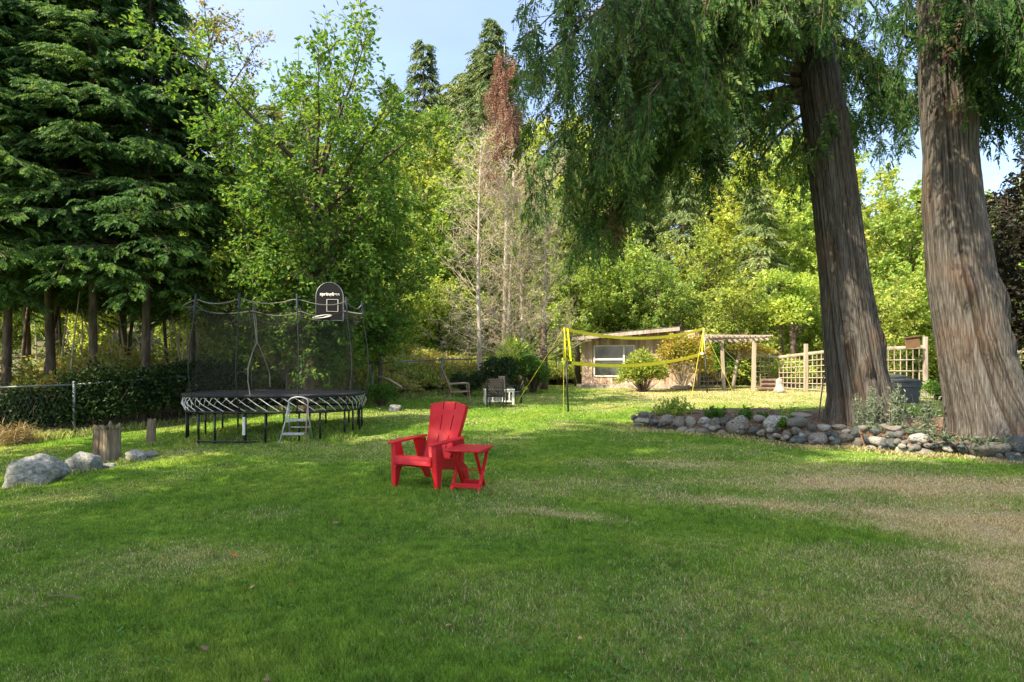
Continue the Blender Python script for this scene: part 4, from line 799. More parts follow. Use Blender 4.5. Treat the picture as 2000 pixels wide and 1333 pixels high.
# reddish hanging dead boughs near the top of the far fir
def brown_boughs():
    rng = np.random.default_rng(77); root = empty('dying_cedar', on(985, 27, -.1), 'half dead cedar with brown hanging boughs behind the cedar canopy', 'tree'); o = np.array(root.location); mb = MB(); h = 15.0; mb.tube([(0, 0, 0), (.1, 0, h * .5), (0, 0, h)], [.16, .08, .01], 8); mb.build('trunk', M['barkP'], root, smooth=True)
    P = []; D = []; SS = []; L = []; wd = MB()
    for i in range(70):
        z = h * (.60 + .38 * (i + rng.random()) / 70); az = rng.uniform(0, 6.28); bl = 2.6 * (1.25 - z / h) * rng.uniform(.5, 1.1); e = np.array([math.cos(az) * bl, math.sin(az) * bl, z - .1 * bl]); wd.tube([(0, 0, z), tuple(e * [.6, .6, 1] + [0, 0, .15]), tuple(e)], [.03, .018, .006], 4, cap=False)
        for j in range(13):
            u = rng.uniform(.2, 1); st = np.array([e[0] * u, e[1] * u, z]); sl = rng.uniform(.4, 1.3)
            for f in range(int(sl / .11)): P.append(st - [0, 0, f * .11]); D.append([rng.normal() * .3, rng.normal() * .3, -1]); SS.append(rand_dir(rng, 1)[0]); L.append(.3)
    wd.build('branches', M['barkD'], root); V, q = fronds_np(np.array(P), np.array(D), np.array(SS), np.array(L), .1, 3, rng, wid=.16); mb = MB(); mb.add(V, q); mb.build('dead_foliage', M['browned'], root)
brown_boughs()

# ------------------------------------------------------------------ hedges, brambles, shrubs
def hedge():
    rng = np.random.default_rng(81); root = empty('ivy_hedge', on(200, 15), 'dense dark ivy hedge grown through the chain link fence at left', 'hedge'); o = np.array(root.location); Ps = []; Ds = []
    for i in range(64):
        t = i / 63; px = -230 + 640 * t; x = (px - 1000) / F * 14.6; yb = float(fence_y(x)); c = np.array([x, yb + .50 - .38 * sst(200, 270, px) + rng.uniform(-.12, .25), float(gz(x, yb))]); hh = .85 + .62 * sst(140, 290, px) + rng.uniform(-.12, .25); P, d = shrub_leaves(rng, c[0], c[1], c[2] + hh * .34, .55, .45, hh * .76, 950, .09, shell=.7); Ps.append(P); Ds.append(d)
    P = np.concatenate(Ps) - o; D = np.concatenate(Ds); P[:, 2] = np.maximum(P[:, 2], -.25); V, q = leaves_np(P, rng, .085, D=D * .6 + np.array([0, -.1, .2]), jit=.9); mb = MB(); mb.add(V, q); mb.build('foliage', M['hedge'], root)
    k = rng.choice(len(P), 900); A = P[k] * 1.0; A[:, 2] -= .3; V, q = twigs_np(A, P[k] + rng.normal(size=(900, 3)) * .15, .006, .002); mb = MB(); mb.add(V, q); mb.build('stems', M['barkD'], root)
hedge()
def bramble():
    rng = np.random.default_rng(82); Ps = []; Ds = []; A = []; B = []
    for i in range(330):
        px = rng.uniform(560, 1110); t = rng.random(); x0 = (px - 1000) / F * 18; y0 = float(fence_y(x0)); y = y0 + .4 + t * 7.5; x = (px - 1000) / F * y; hh = .55 + 1.2 * t * (1.15 - .35 * sst(700, 1080, px)) + rng.uniform(-.1, .35); z = float(gz(x, y)); P, d = shrub_leaves(rng, x, y, z + hh * .45, 1.0, .8, hh * .7, 560, .12, shell=.75); Ps.append(P); Ds.append(d)
    for i in range(150):
        x = rng.uniform(-13.5, -5); y = float(fence_y(x)) + rng.uniform(2.0, 9); z = float(gz(x, y)); hh = rng.uniform(.8, 2.2); P, d = shrub_leaves(rng, x, y, z + hh * .45, .9, .8, hh * .6, 330, .12, shell=.6); Ps.append(P); Ds.append(d)
    P = np.concatenate(Ps); D = np.concatenate(Ds); V, q = leaves_np(P, rng, .12, D=D * .6 + np.array([0, 0, .25]), jit=.9); mb = MB(); mb.add(V, q); tag(mb.build('bramble_thicket', M['bramble']), 'sunlit bramble bank with yellowing and rusty leaves behind the fence', 'brambles', kind='stuff')
    k = rng.choice(len(P), 2600); dv = rand_dir(rng, 2600) * rng.uniform(.3, 1.1, (2600, 1)); dv[:, 2] = np.abs(dv[:, 2]) * .8; Bm = P[k] + dv * .5; V, q = twigs_np(P[k] - dv * .5, Bm, .007, .004); mb = MB(); mb.add(V, q)
    # thin bare saplings in the sunlit wood on the left
    for i in range(46):
        x = rng.uniform(-17, -6.5); y = float(fence_y(x)) + rng.uniform(2, 10); z = float(gz(x, y)); hh = rng.uniform(2, 5); lx = rng.normal() * .7; mb.tube([(x, y, z), (x + lx * .4, y, z + hh * .5), (x + lx, y, z + hh)], [.035, .025, .008], 5, cap=False)
    tag(mb.build('bramble_canes', M['ltwig']), 'pale bare canes and sapling stems in the thicket', 'canes', kind='stuff')
bramble()
def under():
    # undergrowth below the wood on the right and behind the shed
    rng = np.random.default_rng(83); Ps = []; Ds = []
    for i in range(230):
        px = rng.uniform(1080, 2150); y = rng.uniform(25.5, 33); x = (px - 1000) / F * y; z = float(gz(x, y)); hh = rng.uniform(.7, 2.0); P, d = shrub_leaves(rng, x, y, z + hh * .45, 1.1, .9, hh * .6, 330, .14, shell=.7); Ps.append(P); Ds.append(d)
    P = np.concatenate(Ps); D = np.concatenate(Ds); V, q = leaves_np(P, rng, .15, D=D * .6 + np.array([0, 0, .25]), jit=.9); mb = MB(); mb.add(V, q); tag(mb.build('undergrowth', M['leafY']), 'bright undergrowth along the edge of the wood on the right', 'undergrowth', kind='stuff')
under()
shrub('dark_shrub', on(975, 19.6), .75, 1.5, 5200, .075, 'hedge', 'dark green bush behind the woven chairs at the fence', seed=91)
shrub('dark_shrub', on(912, 19.4), .55, 1.0, 3000, .07, 'hedge', 'smaller dark bush behind the empty patio armchair', seed=92)
shrub('dark_shrub', on(1040, 20.4), .6, 1.7, 4200, .08, 'leaf', 'green bush between the woven chairs and the net post', seed=93)
shrub('dark_shrub', on(745, 16.6), .5, .75, 2500, .07, 'leaf', 'low leafy bush at the fence right of the trampoline', seed=94)
shrub('fern_clump', on(1010, 20.6), .7, 1.9, 420, .5, 'leafG', 'bright fern fronds below the dead trees', 'fern', seed=95, wid=.16, upr=.8)
shrub('rhododendron_bush', on(1256, 20.9), .85, 1.6, 6000, .13, 'leafY', 'bright yellow green bush in front of the shed window', seed=96, wid=.34, ry=.6)
shrub('climbing_vine', Vector((on(1335, 21.2).x, 21.2, .75)), .95, 2.25, 5200, .11, 'leafA', 'rusty green vine climbing over the right end of the shed', 'vine', seed=98, twig='ltwig', ry=.6)
shrub('climbing_vine', Vector((on(1405, 22.9).x, 22.9, .9)), .8, 1.7, 3600, .11, 'leaf', 'leafy vine below the pergola roof', 'vine', seed=99, twig='ltwig', ry=.6)
shrub('climbing_vine', Vector((on(1455, 22.6).x, 22.6, 1.7)), 1.2, .75, 1900, .11, 'leafA', 'dry tangled vine on top of the pergola', 'vine', seed=100, twig='ltwig', ry=.6)
shrub('climbing_vine', on(1545, 23.2), .9, 1.3, 2600, .11, 'leafY', 'yellow green climber behind the lattice fence', 'vine', seed=101, twig='ltwig')
shrub('dark_shrub', Vector((on(1772, 11.0).x, 11.9, bedz(7.3, 11.9) - .1)), .42, .62, 2600, .045, 'hedge', 'dark low shrub in the mulch between the cedar trunks', seed=102)
shrub('dark_shrub', on(1836, 17.8), .5, .8, 2200, .07, 'leaf', 'green bush left of the thickest trunk by the rail fence', seed=103)
def trunk_stub(px, d, h, r, lab, mat='barkD', dx=0, sub=True):
    p = on(px, d); root = empty('woodland_tree', p, lab, 'tree'); mb = MB(); mb.tube([(0, 0, -.1), (dx * .4, 0, h * .5), (dx, 0, h)], [r, r * .8, r * .6], 9); mb.build('trunk', M[mat], root, smooth=True)
    mb = MB(); rg = random.Random(int(px))
    for i in range(6): z = h * rg.uniform(.4, .95); a = rg.uniform(0, 6.28); mb.tube([(dx * z / h, 0, z), (dx * z / h + math.cos(a) * .6, math.sin(a) * .6, z + .5)], [r * .25, .01], 5)
    mb.build('branches', M[mat], root)
    if sub and h > 3.5:
        rn = np.random.default_rng(int(px)); Ps = []; ds = []
        for i in range(7):
            a = rn.uniform(0, 6.28); P, d_ = shrub_leaves(rn, dx + math.cos(a) * .7, math.sin(a) * .6, h * rn.uniform(.6, 1.02), .8, .7, .6, 420, .13, shell=.3); Ps.append(P); ds.append(d_)
        V, q = leaves_np(np.concatenate(Ps), rn, .13, D=np.concatenate(ds) * .5); mb = MB(); mb.add(V, q); mb.build('crown', M['leafG' if px > 1000 else 'hedge'], root)
trunk_stub(1552, 24.8, 4.2, .15, 'reddish trunk behind the lattice fence, left of the big cedar', 'barkD', -.2)
trunk_stub(1527, 25.2, 4.6, .10, 'second thinner reddish trunk behind the lattice fence', 'barkD', -.1)
trunk_stub(1430, 22.4, 1.9, .07, 'crooked pale trunk leaning under the pergola', 'greywood', .45)
trunk_stub(1128, 24.8, 1.7, .14, 'short dark trunk beside the left corner of the shed', 'barkD', 0)
trunk_stub(1062, 22.0, 2.4, .17, 'thick brown stump like trunk behind the net post', 'barkD', 0)
for i, (px, d, r, dx) in enumerate(((35, 17.6, .06, .5), (125, 19, .05, -.3), (245, 18.6, .06, .4), (262, 19, .05, .9), (75, 16.8, .07, .9), (330, 19, .06, -.3))):
    trunk_stub(px, d, 4.5, r, 'thin trunk in the shade of the conifers, %s from the left' % ('first', 'third', 'fourth', 'fifth', 'second', 'sixth')[i], 'barkD', dx)
def fallen():
    a, b = Q(738, 735, 17.2), Q(786, 757, 16.6); mb = MB(); mb.tube([a, a.lerp(b, .5) + Vector((0, 0, .05)), b], [.03, .028, .02], 6); tag(mb.build('fallen_branch', M['ltwig'], smooth=True), 'pale bare branch poking out of the brambles at the fence', 'branch')
fallen()

# ================================================================== OBJECTS
def adirondack():
    root = empty('garden_chair', (-.93, 7.14, float(gz(-1.0, 7.1))), 'red plastic reclining garden chair with slotted fan back on the lawn', 'chair', rz=R_(-25)); m = M['red']; W = .27
    # front legs: outer face flares, taper to the foot
    for s in (-1, 1):
        mb = MB()
        x0, x1 = s * (W - .035), s * (W + .03)
        def leg(z, yf, yb, xi, xo): return [(xi, yf, z), (xo, yf, z), (xo, yb, z), (xi, yb, z)]
        rows = [leg(-.01, -.36, -.30, s * (W - .012), s * (W + .035)), leg(.18, -.375, -.27, s * (W - .03), s * (W + .032)), leg(.28, -.385, -.22, s * (W - .045), s * (W + .03)), leg(.36, -.385, -.22, s * (W - .035), s * (W + .028)), leg(.50, -.39, -.27, s * (W - .035), s * (W + .026))]
        V = sum(rows, []); Fq = []
        for i in range(len(rows) - 1):
            for k in range(4): Fq.append((i * 4 + k, i * 4 + (k + 1) % 4, i * 4 + 4 + (k + 1) % 4, i * 4 + 4 + k))
        Fq += [(3, 2, 1, 0), (16, 17, 18, 19)]; mb.add(V, np.array(Fq)); mb.build('leg', m, root, bevel=.008)
        # side rail sweeping down into the rear leg
        mb = MB(); prof = [(-.26, .335), (-.26, .22), (-.05, .19), (.20, .13), (.30, .0), (.385, .0), (.34, .16), (.22, .26), (.0, .31)]
        Mx = Matrix.Translation((s * W - .018, 0, 0)) @ Matrix(((0, 0, 1, 0), (1, 0, 0, 0), (0, 1, 0, 0), (0, 0, 0, 1))); mb.prism(prof, Mx, .036); mb.build('side_rail', m, root, bevel=.007)
        # armrest and its rear bracket
        mb = MB(); out = [(s * (W - .045), -.43), (s * (W + .045), -.43), (s * (W + .06), -.2), (s * (W + .055), .12), (s * (W + .03), .25), (s * (W - .03), .28), (s * (W - .05), .10), (s * (W - .04), -.2)]
        if s < 0: out = out[::-1]
        Mx = Matrix.Translation((0, 0, .505)) @ Matrix.Rotation(R_(1.5), 4, 'X'); mb.prism(out, Mx, .024); mb.build('armrest', m, root, bevel=.008)
        mb = MB(); mb.prism([(.02, .50), (.10, .30), (.18, .22), (.26, .22), (.27, .50)], Matrix.Translation((s * (W - .005) - .015, 0, 0)) @ Matrix(((0, 0, 1, 0), (1, 0, 0, 0), (0, 1, 0, 0), (0, 0, 0, 1))), .03); mb.build('arm_bracket', m, root, bevel=.006)
    # seat: curved shell with rounded front edge and deep apron
    prof = [(-.40, .27), (-.405, .33), (-.395, .355), (-.37, .368), (-.30, .362), (-.15, .335), (.0, .305), (.12, .28), (.18, .27)]
    mb = MB(); nx = 9; V = []; 
    for t in (0, .022):
        for (y, z) in prof:
            for i in range(nx): x = -W + .03 + (2 * W - .06) * i / (nx - 1); V.append((x, y + (t if z < .34 and y < -.38 else 0), z - t - .012 * math.cos(math.pi * x / .5) * (y > -.35)))
    n = len(prof); Fq = []
    for l in range(2):
        for j in range(n - 1):
            for i in range(nx - 1):
                a = l * n * nx + j * nx + i; q = (a, a + 1, a + nx + 1, a + nx); Fq.append(q if l else q[::-1])
    for j in range(n - 1):
        for i in (0, nx - 1): a = j * nx + i; b = a + n * nx; Fq.append((a, a + nx, b + nx, b) if i == 0 else (a, b, b + nx, a + nx))
    for i in range(nx - 1):
        for j in (0, n - 1): a = j * nx + i; b = a + n * nx; Fq.append((a, b, b + 1, a + 1) if j == 0 else (a, a + 1, b + 1, b))
    mb.add(V, np.array(Fq)); mb.build('seat', m, root, smooth=True)
    # front apron with rounded lower corners
    mb = MB(); pts = [(-W + .02, .30), (-W + .02, .20), (-W + .035, .235), (-W + .06, .258), (-W + .10, .267), (0, .268), (W - .10, .267), (W - .06, .258), (W - .035, .235), (W - .02, .20), (W - .02, .30)]
    mb.prism(pts, Matrix.Translation((0, -.385, 0)) @ Matrix(((1, 0, 0, 0), (0, 0, 1, 0), (0, 1, 0, 0), (0, 0, 0, 1))), .022); mb.build('apron', m, root)
    # back: three slats fused with slots between, fan outline, lightly dished
    cols = 49; rowsn = 61; Lb = .74; y0, z0 = .115, .255; ang = R_(24)
    def pos(u, v, t):
        # u -1..1 across, v 0..1 up; t thickness offset
        wv = (.175 + .075 * v ** .9); x = u * wv; topc = 1 - .075 * (abs(u) ** 2.2) * v; s = v * Lb * (topc if v > .6 else 1 - .075 * (abs(u) ** 2.2) * v)
        dish = .035 * (u * u) ; cv = .03 * math.sin(math.pi * v) ; yy = y0 + math.sin(ang) * s + cv - dish * math.cos(ang) + t * math.cos(ang); zz = z0 + math.cos(ang) * s + dish * math.sin(ang) - t * math.sin(ang)
        return (x, yy, zz)
    def slot(u, v):
        return (abs(abs(u) - .335) < .024) and (v > .86 or .50 < v < .76 or .20 < v < .40 or v < .10)
    us = sorted(set([round(-1 + 2 * i / 36, 4) for i in range(37)] + [-.36, -.311, .311, .36])); vs_ = [i / 50 for i in range(51)]; nu = len(us); mb = MB(); V = []
    for t in (0, .022):
        for v in vs_:
            for u in us: V.append(pos(u, v, t))
    N = nu * len(vs_); Fq = []; keep = {}
    for j in range(len(vs_) - 1):
        for i in range(nu - 1): keep[(i, j)] = not slot((us[i] + us[i + 1]) / 2, (vs_[j] + vs_[j + 1]) / 2)
    for (i, j), k in keep.items():
        if not k: continue
        a = j * nu + i; Fq.append((a, a + 1, a + nu + 1, a + nu)); Fq.append((N + a + nu, N + a + nu + 1, N + a + 1, N + a))
        for (di, dj, p, q) in ((-1, 0, a + nu, a), (1, 0, a + 1, a + nu + 1), (0, -1, a, a + 1), (0, 1, a + nu + 1, a + nu)):
            if not keep.get((i + di, j + dj), False): Fq.append((q, p, p + N, q + N))
    mb.add(V, np.array(Fq)); bk = mb.build('backrest', m, root, smooth=False)
    for p in bk.data.polygons: p.use_smooth = abs(p.normal.x) < .75 and p.area > 0
    mb = MB()
    for s in (-1, 1):
        for k in range(10):
            v0, v1 = k / 10, (k + 1) / 10; mb.bar(Vector(pos(s * .99, v0, .035)), Vector(pos(s * .99, v1 + .005, .035)), .012, .05, up=(0, math.cos(ang), -math.sin(ang)))
    mb.bar((-.2, .18, .22), (.2, .18, .22), .05, .03); mb.build('back_rim', m, root)
adirondack()
def side_table():
    g = float(gz(-.5, 6.9)); root = empty('side_table', (-.47, 6.80, g), 'small red folding side table with crossed legs beside the chair', 'table', rz=R_(-15)); m = M['red']; H = .455
    mb = MB(); n = 9
    mb.box((0, .01, H), (.41, .54, .018)); mb.build('tabletop', m, root, bevel=.006)
    mb = MB()
    for i in range(5): mb.box((-.16 + i * .08, .01, H + .0105), (.074, .50, .004))
    for s in (-1, 1): mb.box((s * .17, .02, H - .022), (.02, .40, .028))
    mb.build('top_slats', m, root, bevel=.001)
    for (ya, yb, xo, dz) in ((-.17, .17, .155, 0), (.17, -.17, .125, 0)):
        for s in (-1, 1):
            mb = MB(); mb.bar((s * xo, ya, -.01), (s * xo, yb, H - .02), .022, .036, up=(1, 0, 0)); mb.build('leg', m, root, bevel=.004)
        t = .14; y = ya + (yb - ya) * t; mb = MB(); mb.bar((-xo - .01, y, H * t), (xo + .01, y, H * t), .02, .05); mb.build('crossbar', m, root, bevel=.004)
    mb = MB(); mb.tube([(-.165, 0, H / 2 - .01), (.165, 0, H / 2 - .01)], .008, 8); mb.build('pivot_rod', m, root)
side_table()

# ------------------------------------------------------------------ trampoline
def trampoline():
    cx, cy = -4.62, 12.15; g0 = float(gz(cx, cy)); root = empty('trampoline', (cx, cy, g0), 'large oval black trampoline with net enclosure and white angled rods', 'trampoline'); AX, AY, E = 1.64, 1.28, 2.7
    ZF, ZM, ZT = .50, .80, 2.55
    def ov(a, s=1.0, z=0, sx=None):
        c, n = math.cos(a), math.sin(a); r = (abs(c) ** E + abs(n) ** E) ** (-1 / E); return Vector((AX * s * r * c, AY * s * r * n, z))
    K = 72; ring = lambda s, z: [ov(2 * math.pi * i / K, s, z) for i in range(K)]
    mb = MB(); mb.tube(ring(.975, ZF), .024, 8, closed=True); mb.build('frame', M['black'], root, smooth=True)
    mb = MB(); V = [tuple(p) for p in ring(.985, ZM)] + [tuple(p) for p in ring(.985, ZM - .012)]; mb.add(V, [np.array([list(range(K))]), np.array([list(range(K, 2 * K))[::-1]]), np.array([(i, K + i, K + (i + 1) % K, (i + 1) % K) for i in range(K)])]); mat_ = mb.build('mat', M['blacksoft'], root)
    mb = MB(); mb.tube(ring(1.0, ZM - .012), .032, 8, closed=True); mb.build('edge', M['blacksoft'], mat_, smooth=True)
    n = 52
    for i in range(n):
        a = 2 * math.pi * (i + .5) / n; p = ov(a, .98, ZF + .01); q = ov(a - .23, 1.0, ZM - .03); m_ = p.lerp(q, .5); m_ *= 1.0; m_.x *= 1.035; m_.y *= 1.035; mb = MB(); mb.tube([p, m_, q], .0075, 5); mb.build('angled_rod', M['rod'], root)
    # legs with foot rails
    k = 11
    for i in range(k):
        a = 2 * math.pi * (i + .32) / k; mb = MB(); pts = []
        for da_ in (-.11, .11):
            p = ov(a + da_, .965, 0); zl = float(gz(cx + p.x, cy + p.y)) - g0 - .03; pts.append((p, zl)); mb.tube([(p.x, p.y, ZF), (p.x, p.y, zl + .05)], .019, 8)
        mb.tube([(pts[0][0].x, pts[0][0].y, pts[0][1] + .05), (pts[0][0].x * .99, pts[0][0].y * .99, pts[0][1] + .015), (pts[1][0].x * .99, pts[1][0].y * .99, pts[1][1] + .015), (pts[1][0].x, pts[1][0].y, pts[1][1] + .05)], .019, 8); mb.build('leg', M['black'], root, smooth=True)
    # net
    prof = [(1.0, ZM), (.965, ZM + .12), (.93, ZM + .3), (.905, ZM + .55), (.895, ZM + .85), (.905, ZM + 1.15), (.925, ZM + 1.4), (.965, ZM + 1.6), (.995, ZT - .02)]
    def aof(x, sg):
        return min((2 * math.pi * k / 2000 for k in range(2000) if math.sin(2 * math.pi * k / 2000) * sg > 0), key=lambda a: abs(ov(a, .975).x - x))
    PA = sorted([aof(-1.02, -1), aof(-.19, -1), aof(.77, -1), aof(1.48, -1), aof(-1.60, 1), aof(-.95, 1), aof(0, 1), aof(.95, 1), aof(1.60, 1)])
    def topz(a):
        a %= 2 * math.pi; e = PA + [PA[0] + 2 * math.pi]; a = a if a >= PA[0] else a + 2 * math.pi
        for u, v in zip(e[:-1], e[1:]):
            if u <= a <= v: t = (a - u) / (v - u); return -.10 * 4 * t * (1 - t)
        return 0
    V = []; 
    for j, (s, z) in enumerate(prof):
        for i in range(K): a = 2 * math.pi * i / K; w_ = 1 - .035 * abs(math.sin(4 * a + .25)) * math.sin(math.pi * j / (len(prof) - 1)) ; v = ov(a, s * w_, z + topz(a) * (j / (len(prof) - 1)) ** 2); V.append(tuple(v))
    Fq = [(j * K + i, j * K + (i + 1) % K, (j + 1) * K + (i + 1) % K, (j + 1) * K + i) for j in range(len(prof) - 1) for i in range(K)]
    mb = MB(); mb.add(V, np.array(Fq)); net = mb.build('net', M['net'], root, smooth=True)
    mb = MB(); mb.tube([Vector(V[(len(prof) - 1) * K + i]) for i in range(K)], .010, 6, closed=True); mb.build('rim_cord', M['rim'], net)
    mb = MB(); mb.tube([ov(2 * math.pi * i / K, .955, ZT - .20 + topz(2 * math.pi * i / K)) for i in range(K)], .008, 5, closed=True); mb.build('strap', M['blacksoft'], net)
    # bent poles
    for a in PA:
        P = [ov(a, .985, ZF - .03), ov(a, 1.06, ZM), ov(a, 1.09, ZM + .45), ov(a, 1.075, ZM + .9), ov(a, 1.03, ZM + 1.35), ov(a, 1.005, ZT + .03)]
        PP = []
        for t in np.linspace(0, 5, 22): j = min(4, int(t)); f = t - j; f2 = f; PP.append(P[j].lerp(P[j + 1], f2))
        mb = MB(); mb.tube(PP, .0095, 7); po = mb.build('net_pole', M['black'], root, smooth=True)
        mb = MB(); mb.tube([P[4].lerp(P[5], .45), P[5] + Vector((0, 0, .03))], .019, 8); mb.build('pole_sleeve', M['sleeve'], po)
    # door zip: two cords parting near the middle
    at = lambda x, s, z: Vector((x, -AY * s, z)); mb = MB(); xd = .03
    mb.tube([at(xd - .02, .965, ZT - .06), at(xd, .93, 2.1), at(xd + .02, .90, 1.75), at(xd - .06, .90, 1.55), at(xd - .12, .92, 1.3), at(xd - .11, .95, 1.05), at(xd - .04, 1.0, ZM)], .012, 6)
    mb.tube([at(xd + .01, .965, ZT - .06), at(xd + .03, .93, 2.1), at(xd + .03, .90, 1.75), at(xd + .12, .86, 1.5), at(xd + .22, .84, 1.2), at(xd + .24, .86, .95)], .009, 6)
    mb.build('door_zip', M['rim'], net)
    # basketball board and hoop hung on the right front pole
    bx, by, bz = 1.20, -.62, ZT - .02; tilt = R_(18)
    B = Matrix.Translation((bx, by, bz)) @ Matrix.Rotation(R_(14), 4, 'Z') @ Matrix.Rotation(-R_(8), 4, 'X') @ Matrix(((1, 0, 0, 0), (0, 0, -1, 0), (0, 1, 0, 0), (0, 0, 0, 1)))
    out = [(-.245, -.36), (.245, -.36)] + [(.245 * math.cos(a) if abs(math.cos(a)) < .999 else .245 * math.copysign(1, math.cos(a)), .10 + .27 * math.sin(a)) for a in np.linspace(0, math.pi, 17)]
    mb = MB(); mb.prism(out, B, .02); bd = mb.build('backboard', M['board_black'], root)
    mb = MB(); ol = [B @ Vector((u, v, .02)) for u, v in out]; mb.tube(ol, .008, 6, closed=True); mb.build('board_edge', M['galv'], bd)
    mb = MB(); sq = [(-.05, -.19), (.15, -.19), (.15, .04), (-.05, .04)]
    for i in range(4):
        a, b = sq[i], sq[(i + 1) % 4]; mb.bar(B @ Vector((*a, .026)), B @ Vector((*b, .026)), .014, .006)
    mb.build('target_square', M['white'], bd)
    tx = bpy.data.curves.new('lettering', 'FONT'); tx.body = 'springfree'; tx.size = .088; tx.align_x = 'CENTER'; tx.extrude = .002; tx.offset = .0025; to0 = bpy.data.objects.new('lettering_curve', tx); C.objects.link(to0); bpy.context.view_layer.update(); lm = bpy.data.meshes.new_from_object(to0); lm.materials.clear(); lm.materials.append(M['white']); bpy.data.objects.remove(to0); to = bpy.data.objects.new('lettering', lm); C.objects.link(to); to.parent = bd; to.matrix_local = B @ Matrix.Translation((-.0, .115, .025))
    mb = MB(); hc = B @ Vector((-.12, -.33, .20)); mb.tube([hc + Vector((.165 * math.cos(a), .165 * math.sin(a), .03 * math.cos(a))) for a in np.linspace(0, 2 * math.pi, 28, endpoint=False)], .010, 6, closed=True)
    mb.tube([hc + Vector((0, .16, 0)), B @ Vector((-.0, -.27, .02))], .012, 6); mb.build('hoop', M['white'], root, smooth=True)
    # white and black padded corner post under the mat
    p = ov(-1.60 + math.pi * 0, .96, 0); mb = MB(); mb.tube([(-.13, -AY * .99, .10), (-.13, -AY * .99, .42)], .026, 8); mb.build('white_sleeve', M['white'], root); mb = MB(); mb.tube([(-.13, -AY * .99, -.03), (-.13, -AY * .99, .10)], .024, 8); mb.tube([(-.13, -AY * .99, .42), (-.13, -AY * .99, ZF)], .02, 8); mb.build('support_pole', M['black'], root)
    mb = MB(); mb.tube([(-.95, -AY, .0), (-.8, -AY - .03, -.01), (.1, -AY - .05, -.01)], .018, 6); mb.build('foot_rail', M['black'], root)
trampoline()
def ladder():
    p = G(572, 871); root = empty('step_ladder', p, 'small folding metal ladder with two steps leaning at the trampoline', 'ladder'); o = p; m = M['alu']
    W = .20; H = .86
    for s in (-1, 1):
        mb = MB(); mb.tube([(s * (W + .03), -.04, -.01), (s * (W - .02), .17, .45), (s * (W - .03), .27, .70)], .013, 8); mb.build('side_rail', M['rust'] if s > 0 else m, root, smooth=True)
        mb = MB(); mb.tube([(s * (W + .01), .42, -.01), (s * (W - .03), .30, .5), (s * (W - .035), .27, .68)], .011, 8); mb.build('rear_leg', m, root, smooth=True)
    mb = MB(); arc = [(-(W - .03), .27, .66)] + [(-(W - .03) * math.cos(a), .275, .74 + .08 * math.sin(a)) for a in np.linspace(0, math.pi, 11)] + [((W - .03), .27, .66)]; mb.tube(arc, .013, 8); mb.build('handrail', m, root, smooth=True)
    for z, y in ((.20, .05), (.43, .16)):
        mb = MB(); mb.box((0, y + .03, z), (2 * W - .02, .12, .022)); mb.box((0, y - .025, z - .01), (2 * W - .02, .008, .035)); mb.build('step', m, root, bevel=.003)
    mb = MB(); mb.tube([(-W, .36, .28), (W, .36, .28)], .009, 6); mb.build('brace', m, root)
ladder()

